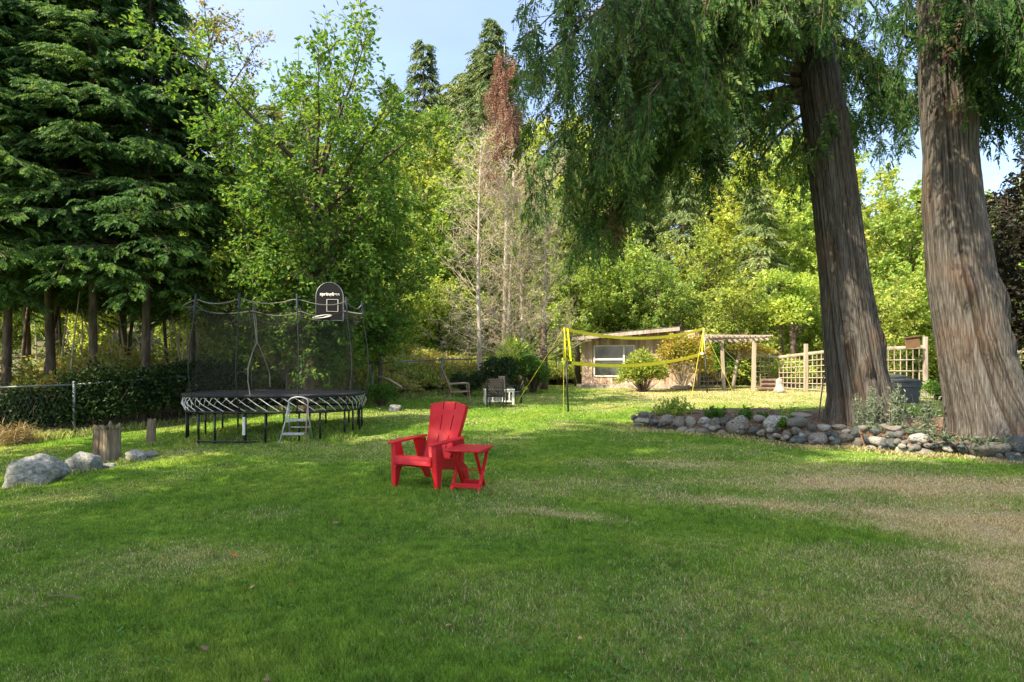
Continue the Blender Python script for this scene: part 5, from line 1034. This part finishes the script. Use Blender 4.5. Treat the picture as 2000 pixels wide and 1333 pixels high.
# ------------------------------------------------------------------ volleyball net
def volley():
    a = G(1110, 806); b = G(1381, 768); root = empty('volleyball_net', a, 'yellow taped volleyball net strung between two thin poles on the lawn', 'net'); o = a.copy(); a -= o; b -= o; da_, db_ = a.y + o.y, b.y + o.y
    ta = Q(1102, 641, da_) - o; tb = Q(1374, 641, db_) - o; ma = Q(1105.5, 706, da_) - o; mb_ = Q(1377, 692, db_) - o
    m = MB(); m.tube([a, ma], .022, 10); m.build('lower_pole', M['black'], root, smooth=True); m = MB(); m.tube([ma, ta], .016, 10); m.build('upper_pole', M['yellow'], root, smooth=True)
    m = MB(); m.tube([b, mb_], .022, 10); m.build('lower_pole', M['black'], root, smooth=True); m = MB(); m.tube([mb_, tb], .017, 10); m.build('upper_pole', M['white'], root, smooth=True)
    n = 40; top = []; bot = []; A1 = Q(1106, 644, da_) - o; B1 = Q(1373, 643, db_) - o; A2 = Q(1114, 709, da_) - o; B2 = Q(1369, 692, db_) - o
    for i in range(n + 1):
        t = i / n; s = 4 * t * (1 - t); u = A1.lerp(B1, t); v = A2.lerp(B2, t); top.append(u - Vector((0, 0, .26 * s))); bot.append(v - Vector((0, 0, .20 * s)) + Vector((0, .02 * math.sin(t * 9), 0)))
    def ribbon(P, h, th=.012, name='tape', mat='yellow'):
        m = MB(); V = []; d = (P[-1] - P[0]).normalized(); nrm_ = Vector((d.y, -d.x, 0)).normalized() * th / 2
        for i, p in enumerate(P):
            tw = Vector((0, 0, h / 2)); V += [tuple(p - tw - nrm_), tuple(p - tw + nrm_), tuple(p + tw + nrm_), tuple(p + tw - nrm_)]
        Fq = []
        for i in range(len(P) - 1):
            for k in range(4): Fq.append((i * 4 + k, i * 4 + (k + 1) % 4, i * 4 + 4 + (k + 1) % 4, i * 4 + 4 + k))
        m.add(V, np.array(Fq)); return m.build(name, M[mat], root)
    ribbon(top, .08, name='top_tape'); ribbon(bot, .085, name='bottom_tape')
    for P, nm in (([A1, A2], 'side_tape'), ([B1, B2], 'side_tape')):
        m = MB(); m.bar(P[0] + Vector((.03, 0, .03)), P[1] + Vector((.02, 0, -.02)), .04, .014, up=(0, 1, 0)); m.build(nm, M['yellow'], root)
    m = MB(); V = [tuple(p) for p in top] + [tuple(p) for p in bot]; m.add(V, np.array([(i, i + 1, n + 2 + i, n + 1 + i) for i in range(n)])); m.build('mesh', M['vnet'], root)
    m = MB(); m.box(A2 + Vector((-.02, 0, 0)), (.09, .05, .09)); m.build('clip', M['black'], root); m = MB(); m.box(B2 + Vector((.03, 0, .02)), (.09, .05, .08)); m.build('clip', M['white'], root)
    for p, q in ((ta, on(1008, 17.0) - o), (ta, G(1100, 813) - o), (tb, on(1350, 18.6) - o), (tb, on(1432, 20.6) - o), (ta + Vector((0, 0, -.1)), on(1130, 22) - o)):
        m = MB(); m.tube([p, q], .003 if q.x < .0 and abs(q.x + .1) < .25 else .0055, 5); m.build('guy_rope', M['yrope'], root)
volley()

# ------------------------------------------------------------------ woven chairs, table, patio armchair
def woven_chair(loc, rz, label, mat, frame):
    root = empty('woven_chair', loc, label, 'chair', 'woven chairs around the small table', rz)
    fr = M[frame]; W = .30; root.scale = (.74, .8, .8)
    for s in (-1, 1):
        mb = MB(); mb.bar((s * W, -.28, -.01), (s * W, -.28, .60), .04, .04); mb.build('leg', fr, root)
        mb = MB(); mb.bar((s * W, .28, -.01), (s * W, .34, .92), .04, .04); mb.build('leg', fr, root)
        mb = MB(); mb.bar((s * W, -.31, .62), (s * W, .32, .62), .06, .03); mb.build('armrest', fr, root)
    mb = MB(); mb.bar((-W, -.28, .36), (W, -.28, .36), .04, .05); mb.bar((-W, .28, .36), (W, .28, .36), .04, .05)
    for s in (-1, 1): mb.bar((s * W, -.26, .36), (s * W, .26, .36), .03, .05)
    mb.build('seat_frame', fr, root)
    for nm, f in (('seat', lambda u, v, t: Vector((u * (W - .03), -.27 + .55 * v, .395 + t))), ('backrest', lambda u, v, t: Vector((u * (W - .01), .285 + .06 * v + t, .42 + .53 * v)))):
        mb = MB(); n = 9
        for i in range(n):
            for sgn in (1, -1):
                # diagonal straps woven over each other
                for k in range(-n, n):
                    u0 = (i / n) * 2 - 1
            u = -1 + 2 * (i + .5) / n; pts = [f(u, v, .006 * (1 if (i + j) % 2 else -1)) for j, v in enumerate(np.linspace(0, 1, 10))]
            for a, b in zip(pts[:-1], pts[1:]): mb.bar(a, b, .052, .004, up=(0, 1, .01) if nm == 'backrest' else (0, 0, 1))
            v = (i + .5) / n; pts = [f(u_, v, .006 * (-1 if (i + j) % 2 else 1)) for j, u_ in enumerate(np.linspace(-1, 1, 10))]
            for a, b in zip(pts[:-1], pts[1:]): mb.bar(a, b, .004 if nm == 'backrest' else .048, .048 if nm == 'backrest' else .004, up=(0, 0, 1))
        mb.build(nm, M[mat], root)
    return root
woven_chair(on(970, 16.4), R_(172), 'woven chair seen from behind, coloured dark for shade, at the small slatted table', 'whicker', 'black')
woven_chair(on(997, 17.3), R_(118), 'woven chair coloured pale for sun on its back, right of the dark one', 'lwicker', 'black')
def slat_table():
    p = on(974, 17.1); root = empty('slatted_table', p, 'low white slatted table between the woven chairs', 'table', rz=R_(6)); m = M['white']
    mb = MB()
    for i in range(8): mb.box((0, -.26 + i * .075, .40), (.84, .06, .025))
    mb.build('tabletop', m, root)
    for sx in (-1, 1):
        for sy in (-1, 1): mb = MB(); mb.bar((sx * .38, sy * .25, -.01), (sx * .38, sy * .25, .385), .055, .055); mb.build('leg', m, root)
    for sy in (-1, 1):
        mb = MB(); mb.box((0, sy * .25, .355), (.70, .03, .05)); mb.box((0, sy * .25, .08), (.70, .03, .04))
        for i in range(7): mb.box((-.27 + i * .09, sy * .25, .215), (.035, .02, .23))
        mb.build('side_slats', m, root)
slat_table()
def patio():
    p = on(893, 16.6); root = empty('patio_armchair', p, 'tan sling patio armchair standing alone side on near the fence', 'chair', rz=R_(100)); m = M['rust']
    for s in (-1, 1):
        mb = MB(); mb.tube([(s * .28, -.34, 0), (s * .28, -.30, .40), (s * .28, -.28, .62)], .016, 8); mb.tube([(s * .28, -.28, .62), (s * .28, .24, .60)], .02, 8); mb.build('arm_frame', m, root)
        mb = MB(); mb.tube([(s * .28, .36, 0), (s * .27, .18, .40), (s * .26, .30, .72), (s * .25, .42, 1.0)], .016, 8); mb.build('back_frame', m, root)
        mb = MB(); mb.tube([(s * .28, -.30, .40), (s * .28, .18, .38)], .014, 8); mb.build('seat_rail', m, root)
    n = 12
    def sl(pts, nm):
        mb = MB(); V = []
        for (y, z) in pts:
            for dz in (0, -.012): V += [(-.26, y, z + dz), (.26, y, z + dz)]
        Fq = []
        for i in range(len(pts) - 1): a = i * 4; Fq += [(a, a + 1, a + 5, a + 4), (a + 2, a + 6, a + 7, a + 3), (a, a + 4, a + 6, a + 2), (a + 1, a + 3, a + 7, a + 5)]
        mb.add(V, np.array(Fq)); mb.build(nm, M['lead2'], root)
    sl([(-.30, .40), (-.1, .375), (.1, .365), (.2, .385)], 'seat'); sl([(.19, .40), (.24, .55), (.30, .74), (.42, 1.0)], 'backrest')
M['lead2'] = solid('tan_sling', (.17, .12, .08), .8)
patio()

# ------------------------------------------------------------------ bins, hoe, statue
def binn(px, d, r, h, label, lid=True):
    p = on(px, d); root = empty('garbage_bin', p, label, 'bin', 'grey bins between the cedar trunks'); mb = MB(); mb.lathe([(.001, 0), (r * .78, 0), (r * .8, .03), (r * .93, h * .72), (r * 1.0, h * .73), (r * 1.0, h * .80), (r * .97, h * .81), (r, h), (r * .95, h), (r * .74, .03)], (0, 0, 0), 28); mb.build('body', M['bin'], root, smooth=False)
    for s in (-1, 1): mb = MB(); mb.tube([(s * r * .9, -.05, h * .86), (s * (r + .05), -.05, h * .82), (s * (r + .05), .05, h * .82), (s * r * .9, .05, h * .86)], .014, 6); mb.build('handle', M['binlid'], root)
    mb = MB(); mb.lathe([(.001, h + .07), (r * .5, h + .065), (r * .95, h + .03), (r * 1.07, h + .02), (r * 1.07, h - .02), (r * 1.02, h - .02)], (0, 0, 0), 28); mb.build('lid', M['binlid'], root)
binn(1772, 17.2, .35, .60, 'grey lidded bin in front, between the two cedar trunks'); binn(1746, 18.1, .33, .66, 'darker bin half hidden behind the left cedar trunk')
def hoe():
    p = G(1598, 826, .15); root = empty('garden_spade', p, 'long handled garden spade leaning upright against the left cedar trunk', 'garden tool'); top = Q(1609, 735, 11.2) - p; b = Vector((0, 0, .03)); mb = MB(); mb.tube([b, top], .013, 8); mb.build('handle', M['greywood'], root)
    mb = MB(); mb.prism([(-.10, -.09), (.08, -.10), (.10, .06), (-.06, .10)], Matrix.Translation((-.10, -.02, .03)) @ Matrix.Rotation(R_(55), 4, 'X'), .01); mb.build('blade', M['slate'], root)
M['slate'] = solid('dull_blade', (.10, .13, .12), .6)
hoe()
def statue():
    p = on(1522, 20.6); mb = MB(); rg = random.Random(4); mb.lathe([(.001, 0), (.20, 0), (.17, .12), (.12, .22), (.10, .32), (.12, .38), (.08, .46), (.001, .49)], (0, 0, 0), 14, 1.0, .8); o = mb.build('garden_ornament', M['barkP'], smooth=True); o.location = p; tag(o, 'small pale weathered stone ornament standing before the lattice fence', 'ornament')
statue()

# ------------------------------------------------------------------ stones
import bmesh
def rock_mesh(seed, facets=16, rough=.10, sub=3):
    rng = np.random.default_rng(seed); bm = bmesh.new(); bmesh.ops.create_icosphere(bm, subdivisions=sub, radius=1); nn = nrm(rng.normal(size=(facets, 3))); dd = rng.uniform(.66, 1.0, facets); off = Vector(rng.uniform(-50, 50, 3))
    for v in bm.verts:
        p = np.array(v.co); k = nn @ p; r = 1.12
        for ki, di in zip(k, dd):
            if ki > .05: r = min(r, di / ki)
        r = .35 * 1 + .65 * r if False else r; r *= 1 + rough * (mnoise.noise(v.co * 1.7 + off) + .5 * mnoise.noise(v.co * 4 + off) + .25 * mnoise.noise(v.co * 10 + off)); v.co = Vector(p * r)
    bmesh.ops.smooth_vert(bm, verts=bm.verts, factor=.5, use_axis_x=True, use_axis_y=True, use_axis_z=True)
    me = bpy.data.meshes.new('stone'); bm.to_mesh(me); bm.free(); me.materials.append(M['rock'])
    for p in me.polygons: p.use_smooth = True
    return me
def rock(name, loc, size, seed, label, cat='stone', group=None, rz=0, tilt=0, me=None, sub=3, mat=None, rough=.10):
    me = me or rock_mesh(seed, sub=sub, rough=rough); o = bpy.data.objects.new(name, me); C.objects.link(o); o.location = loc; o.scale = size; o.rotation_euler = (tilt, tilt * .6, rz); return tag(o, label, cat, group)
# stone rim of the bed, read from the photograph: crop x, crop y, width, height
ST = [(90, 130, 58, 36), (128, 134, 30, 24), (96, 160, 78, 28), (66, 190, 55, 32), (150, 165, 50, 45), (150, 200, 50, 26), (215, 158, 82, 60), (275, 165, 68, 56), (335, 165, 52, 50), (400, 165, 70, 50), (455, 174, 52, 56), (503, 165, 45, 50), (400, 212, 76, 38), (235, 203, 34, 22), (190, 205, 50, 26), (285, 202, 52, 30), (335, 212, 60, 28), (490, 220, 42, 28), (572, 185, 115, 100), (660, 212, 60, 50), (672, 150, 56, 36), (755, 170, 130, 86), (750, 238, 72, 26), (650, 245, 64, 24), (700, 252, 60, 22), (862, 168, 92, 50), (890, 132, 110, 26), (858, 210, 60, 42), (810, 240, 60, 56), (868, 262, 76, 50), (905, 230, 50, 36), (940, 196, 46, 42), (995, 195, 66, 36), (968, 255, 88, 74), (1070, 190, 64, 30), (1040, 230, 66, 46), (1100, 246, 76, 50), (1062, 272, 60, 50), (1112, 212, 50, 26), (1157, 220, 50, 60), (1190, 200, 42, 30), (1166, 275, 46, 50), (1215, 255, 36, 46), (1255, 212, 50, 36), (1305, 192, 46, 30), (1348, 198, 86, 32), (1268, 262, 92, 52), (1330, 232, 50, 40), (1372, 230, 50, 36), (1340, 275, 84, 44), (1395, 300, 82, 50), (1300, 300, 60, 30), (1240, 300, 60, 26), (1465, 252, 100, 56), (1520, 246, 60, 40), (1482, 318, 96, 44), (1590, 295, 120, 76), (1612, 252, 60, 40), (1695, 292, 92, 66), (1820, 298, 186, 82), (1640, 345, 62, 30), (1740, 350, 52, 30), (1840, 360, 92, 38), (1950, 347, 102, 60), (1968, 282, 92, 80), (1760, 258, 60, 34), (1905, 262, 60, 34), (2060, 300, 110, 70), (2150, 350, 110, 60), (2080, 370, 80, 40), (2235, 330, 105, 64), (2250, 385, 90, 40), (2340, 350, 110, 70), (2440, 352, 100, 60), (2360, 402, 90, 36), (2470, 405, 110, 40)]
ST.sort(key=lambda s: s[0]); fx = [p[0] for p in front]; fyd = [p.y for p in Fp]; fyy = [p[1] for p in front]
ordn = ['first', 'second', 'third', 'fourth', 'fifth', 'sixth', 'seventh', 'eighth', 'ninth', 'tenth', 'eleventh', 'twelfth', 'thirteenth', 'fourteenth', 'fifteenth', 'sixteenth', 'seventeenth', 'eighteenth', 'nineteenth', 'twentieth']
def nth(i):
    tens = ['', '', 'twenty', 'thirty', 'forty', 'fifty', 'sixty']; return ordn[i] if i < 20 else (tens[(i + 1) // 10] + '-' + ordn[(i + 1) % 10 - 1] if (i + 1) % 10 else ['twentieth', 'thirtieth', 'fortieth', 'fiftieth'][(i + 1) // 10 - 2])
ct = [0, 0]; BIGL = {572: 'largest pale grey granite boulder in the left half of the bed wall', 755: 'broad banded boulder right of the pale granite one in the bed wall', 1820: 'long flat grey boulder in the bed wall below the thickest cedar trunk', 1590: 'smooth rounded tan boulder in the bed wall between the two cedars', 1968: 'square pale block at the right end of the bed wall', 890: 'flat thin slab lying level at the back of the bed wall'}
for i, (cx, cy, w_, h_) in enumerate(ST):
    px = 1220 + cx / 2.564; py = 760 + cy / 2.565; pw = w_ / 2.564; ph = h_ / 2.565; yb = np.interp(px, fx, fyy); df = np.interp(px, fx, fyd); up = max(0, yb - (py + ph / 2)) / F * df
    d = df + .10 + up * .75 + pw / F * df * .25; s = Vector((pw, 0, ph)) / F * d / 2; loc = Q(px, py, d); row = 0 if up < .09 else 1
    rg = random.Random(i * 5 + 1); lab = BIGL.get(cx)
    if not lab:
        k = ct[row]; ct[row] += 1; sz = 'large' if pw > 34 else 'small' if pw < 21 else 'medium'; lab = '%s fieldstone, %s from the left in the %s course of the bed wall' % (sz, nth(k), 'upper' if row else 'lower')
    rock('fieldstone', loc, (s.x * 1.13, max(s.x, s.z) * rg.uniform(.8, 1.05), s.z * 1.16), 300 + i, lab, 'stone', 'stones walling the cedar bed', rz=rg.uniform(-.35, .35), tilt=rg.uniform(-.12, .12), rough=.07)
# small fill stones between the big ones
fill = [rock_mesh(900 + i, sub=2) for i in range(4)]; rg = random.Random(12)
for i in range(75):
    t = rg.uniform(0, len(Fp) - 2.01); k = int(t); p = Fp[k].lerp(Fp[k + 1], t - k); dd = rg.uniform(.06, .26); z = float(gz(p.x, p.y)) + .02 + dd * .8; s = rg.uniform(.035, .075)
    rock('small_stone', (p.x, p.y + dd, z), (s * 1.3, s, s * .9), 0, 'fist sized filler stone wedged between the larger stones of the bed wall', 'stone', 'filler stones in the bed wall', rz=rg.uniform(0, 6), me=fill[i % 4])
# boulders on the left
def lrock(px, py, w_, h_, seed, label, depth=.8, rough=.22):
    b = G(px, py + h_ / 2); s = w_ / F * b.y / 2; h = h_ / F * b.y; rk = rock('boulder', (b.x, b.y + s * depth * .8, b.z + h * .30), (s * 1.08, s * depth, h * .80), seed, label, 'boulder', rz=.3, sub=4, rough=rough); rk.data.materials[0] = M['rock2']
lrock(44, 926, 100, 52, 501, 'largest lichen grey boulder at the left edge of the lawn'); lrock(156, 908, 58, 34, 502, 'middle grey boulder between the largest boulder and the stump'); lrock(200, 912, 30, 10, 503, 'small low stone at the foot of the thick wooden stump'); lrock(258, 890, 34, 24, 504, 'small grey boulder just right of the thick wooden stump'); lrock(286, 889, 26, 12, 505, 'low brownish stone half sunk in grass right of the stump'); lrock(769, 797, 26, 14, 506, 'lone pointed grey rock on the lawn right of the trampoline')
def stump(px, py, wpx, hpx, label, name, lean=0, moss=False, seed=1):
    b = G(px, py); r = wpx / F * b.y / 2; h = hpx / F * b.y; root = empty(name, b, label, 'stump'); na = 72; rows = 22; V = []
    for j in range(rows):
        z = -.04 + (h + .04) * j / (rows - 1)
        for k in range(na):
            a = 2 * math.pi * k / na; n1 = mnoise.noise(Vector((math.cos(a) * 3.5 + seed * 9, math.sin(a) * 3.5, z * .7))); n2 = mnoise.noise(Vector((math.cos(a) * 9 + seed, math.sin(a) * 9, z * 1.2)))
            crack = max(0, 1 - abs(((a - 4.5) + math.pi) % (2 * math.pi) - math.pi) / .07) * .10; rr = r * (1 + .14 * n1 + .08 * n2 - crack) * (1.06 - .08 * z / h); zz = z + (.13 * r / .15 * mnoise.noise(Vector((math.cos(a) * 2 + seed, math.sin(a) * 2, 5))) if j == rows - 1 else 0); V.append((rr * math.cos(a) + lean * z, rr * math.sin(a) * .85, zz))
    Fq = [(j * na + k, j * na + (k + 1) % na, (j + 1) * na + (k + 1) % na, (j + 1) * na + k) for j in range(rows - 1) for k in range(na)]; V.append((lean * h, 0, h - .02)); c = len(V) - 1; T3 = [((rows - 1) * na + k, (rows - 1) * na + (k + 1) % na, c) for k in range(na)]
    mb = MB(); mb.add(V, [np.array(Fq), np.array(T3)]); mb.build('wood', M['stump'], root)
    if moss:
        rg = np.random.default_rng(3); n = 1400; P = np.stack([rg.normal(0, r * .35, n) + lean * h + .03, rg.normal(0, r * .35, n), np.full(n, h - .02) + rg.uniform(0, .025, n)], 1); V, q = leaves_np(P, rg, .022); mb = MB(); mb.add(V, q); mb.build('moss', M['moss'], root)
stump(209, 905, 46, 69, 'thick weathered grey stump post with moss on top', 'wooden_stump', moss=True, seed=3); stump(294, 868, 16, 48, 'thin weathered split post stump right of the thick stump', 'wooden_stump', lean=.06, seed=6)

# ------------------------------------------------------------------ plants in the bed
def stalk_plant(px, d, n, h, spread, mat, label, seed, leaf=.075, z=None, name='silver_plant', cat='plant', wid=.3, per=26):
    rng = np.random.default_rng(seed); x = (px - 1000) / F * d; root = empty(name, (x, d, bedz(x, d) - .02 if z is None else z), label, cat); A = []; B = []; P = []; D = []
    for i in range(n):
        a = rng.uniform(0, 6.28); r0 = rng.uniform(0, spread); b = np.array([r0 * math.cos(a), r0 * math.sin(a) * .6, 0]); hh = h * rng.uniform(.45, 1.1); top = b + np.array([rng.normal() * .10 * h, rng.normal() * .08, hh]); mid = (b + top) / 2 + rng.normal(size=3) * .02; A += [b, mid]; B += [mid, top]
        for k in range(per):
            u = rng.uniform(.05, 1); p = b * (1 - u) + top * u; P.append(p); D.append(np.array([rng.normal(), rng.normal(), .35 + .6 * u]))
    V, q = twigs_np(np.array(A), np.array(B), .0045, .003); mb = MB(); mb.add(V, q); mb.build('stems', M[mat], root); V, q = leaves_np(np.array(P), rng, leaf, wid=wid, D=nrm(np.array(D)), jit=.3); mb = MB(); mb.add(V, q); mb.build('foliage', M[mat], root); return root
stalk_plant(1700, 10.75, 40, .72, .34, 'silver', 'tall silvery grey plant clump against the foot of the left cedar', 601, per=28, leaf=.062)
stalk_plant(1752, 10.5, 22, .75, .16, 'silver', 'narrow silvery plant at the right root of the left cedar', 602, per=30)
stalk_plant(1808, 10.2, 20, .70, .2, 'silver', 'straggly silvery plant with bare stalks between the cedars', 603, per=22)
stalk_plant(1850, 9.35, 22, .10, .30, 'silver', 'low mat of silvery leaves in front of the thickest trunk', 604, per=16)
stalk_plant(1945, 9.0, 22, .10, .35, 'silver', 'dry silvery ground foliage at the foot of the thickest trunk, far right', 605, per=14)
stalk_plant(1700, 10.5, 24, .10, .30, 'silver', 'low silvery leaves spilling over the wall below the tall silver clump', 606, per=14)
stalk_plant(1790, 10.0, 22, .09, .25, 'silver', 'low silvery leaves trailing over the wall between the cedars', 607, per=14)
stalk_plant(1318, 12.9, 60, .34, .42, 'leafG', 'spreading leafy green plant at the left end of the bed', 608, leaf=.06, wid=.5, name='leafy_plant')
stalk_plant(1395, 12.3, 26, .26, .25, 'leaf', 'low green plant behind the left stones of the bed wall', 609, leaf=.07, wid=.4, name='leafy_plant')
stalk_plant(1455, 11.9, 22, .28, .14, 'leaf', 'spiky green plant above the largest pale boulder', 610, leaf=.08, wid=.35, name='leafy_plant')
stalk_plant(1545, 11.4, 20, .32, .18, 'leafG', 'bright sprig of green leaves right of the banded boulder', 611, leaf=.07, wid=.45, name='leafy_plant')
stalk_plant(1530, 10.9, 24, .2, .1, 'leaf', 'dark green leaves growing out between stones of the wall', 612, leaf=.06, wid=.5, name='leafy_plant')
stalk_plant(1490, 11.6, 22, .2, .12, 'leaf', 'trailing green plant between the pale and the banded boulder', 613, leaf=.06, wid=.5, name='leafy_plant')
stalk_plant(30, 12.3, 40, .36, .4, 'straw', 'clump of dry straw grass by the fence at the left edge', 614, leaf=.2, wid=.06, z=float(gz(-9.8, 12.3)), name='dry_grass_clump', cat='grass clump')
# mulch litter and a red stake
def litter():
    rng = np.random.default_rng(90); n = 9000; x = rng.uniform(BP[:, 0].min(), 8.5, n); y = rng.uniform(7.5, 14, n); k = in_poly(x, y); x, y = x[k], y[k]; x2 = []; y2 = []
    for a, b in zip(Fp[3:-1], Fp[4:]):
        m = 160; t = rng.random(m); x2.append(a.x + (b.x - a.x) * t + rng.normal(0, .05, m)); y2.append(a.y + (b.y - a.y) * t - np.abs(rng.normal(0, .12, m)))
    xx = np.concatenate([x] + x2); yy = np.concatenate([y] + y2); z = np.concatenate([gz(x, y) + .26, gz(np.concatenate(x2), np.concatenate(y2)) + .03]); V, q = leaves_np(np.stack([xx, yy, z], 1), rng, .055, flat=.8, wid=.35); mb = MB(); mb.add(V, q); tag(mb.build('mulch_litter', M['browned2']), 'brown bark chips and dead sprays lying on and before the bed', 'litter', kind='stuff')
M['browned2'] = leafmat('litter_chips', [(.08, .045, .025), (.17, .11, .06), (.30, .22, .14)], trans=.1, tcol=1)
litter()
mb = MB(); mb.bar((0, 0, 0), (-.06, .08, .34), .022, .015); o = mb.build('wooden_stake', M['lead']); o.location = G(1693, 880) + Vector((0, .03, 0)); tag(o, 'short reddish wooden stake leaning on the bed wall stones', 'stake')
# fallen leaves and a twig on the lawn
def fallen_leaf(px, py, s, col, label, seed):
    p = G(px, py, .035); rg = random.Random(seed); mb = MB(); n = 14; V = [(0, 0, .006)]
    for i in range(n): a = 2 * math.pi * i / n; r = s * (1 if i % 2 else .62) * rg.uniform(.8, 1.1); V.append((r * math.cos(a) * 1.2, r * math.sin(a), .35 * r * math.sin(a * 1.5 + seed)))
    mb.add(V, np.array([(0, i + 1, (i + 1) % n + 1) for i in range(n)])); o = mb.build('fallen_leaf', col); o.location = p; o.rotation_euler = (R_(22), R_(8), rg.uniform(0, 6)); sm = o.modifiers.new('thick', 'SOLIDIFY'); sm.thickness = .002; tag(o, label, 'leaf', 'fallen leaves on the lawn')
or_ = solid('orange_leaf', (.50, .14, .03), .7); br_ = solid('brown_leaf', (.24, .14, .09), .8); ta_ = solid('tan_leaf', (.48, .30, .14), .8)
for px, py, s, c, l, k in ((457, 1085, .036, or_, 'orange fallen leaf on the near lawn, brightest of the leaves', 1), (653, 1024, .036, br_, 'curled brown fallen leaf right of the sunny streak', 2), (491, 1151, .020, ta_, 'small tan fallen leaf below the orange one', 3), (400, 1270, .022, br_, 'brown fallen leaf near the bottom left', 4), (876, 1225, .014, ta_, 'tiny tan fallen leaf low in the middle of the lawn', 5), (567, 1143, .012, or_, 'tiny reddish fallen leaf right of the small tan one', 6), (1133, 1252, .014, ta_, 'tiny tan fallen leaf near the bottom, right of centre', 7), (520, 1332, .015, br_, 'tiny brown fallen leaf at the bottom edge', 8), (86, 1190, .014, br_, 'small brown fallen leaf near the twig at far left', 9)): fallen_leaf(px, py, s, c, l, k)
mb = MB(); a, b = G(97, 1170, .035), G(160, 1172, .04); mb.tube([a, a.lerp(b, .5) + Vector((0, .015, .01)), b], .004, 5); tag(mb.build('twig', M['lead2']), 'thin pale twig lying on the lawn at far left', 'twig')
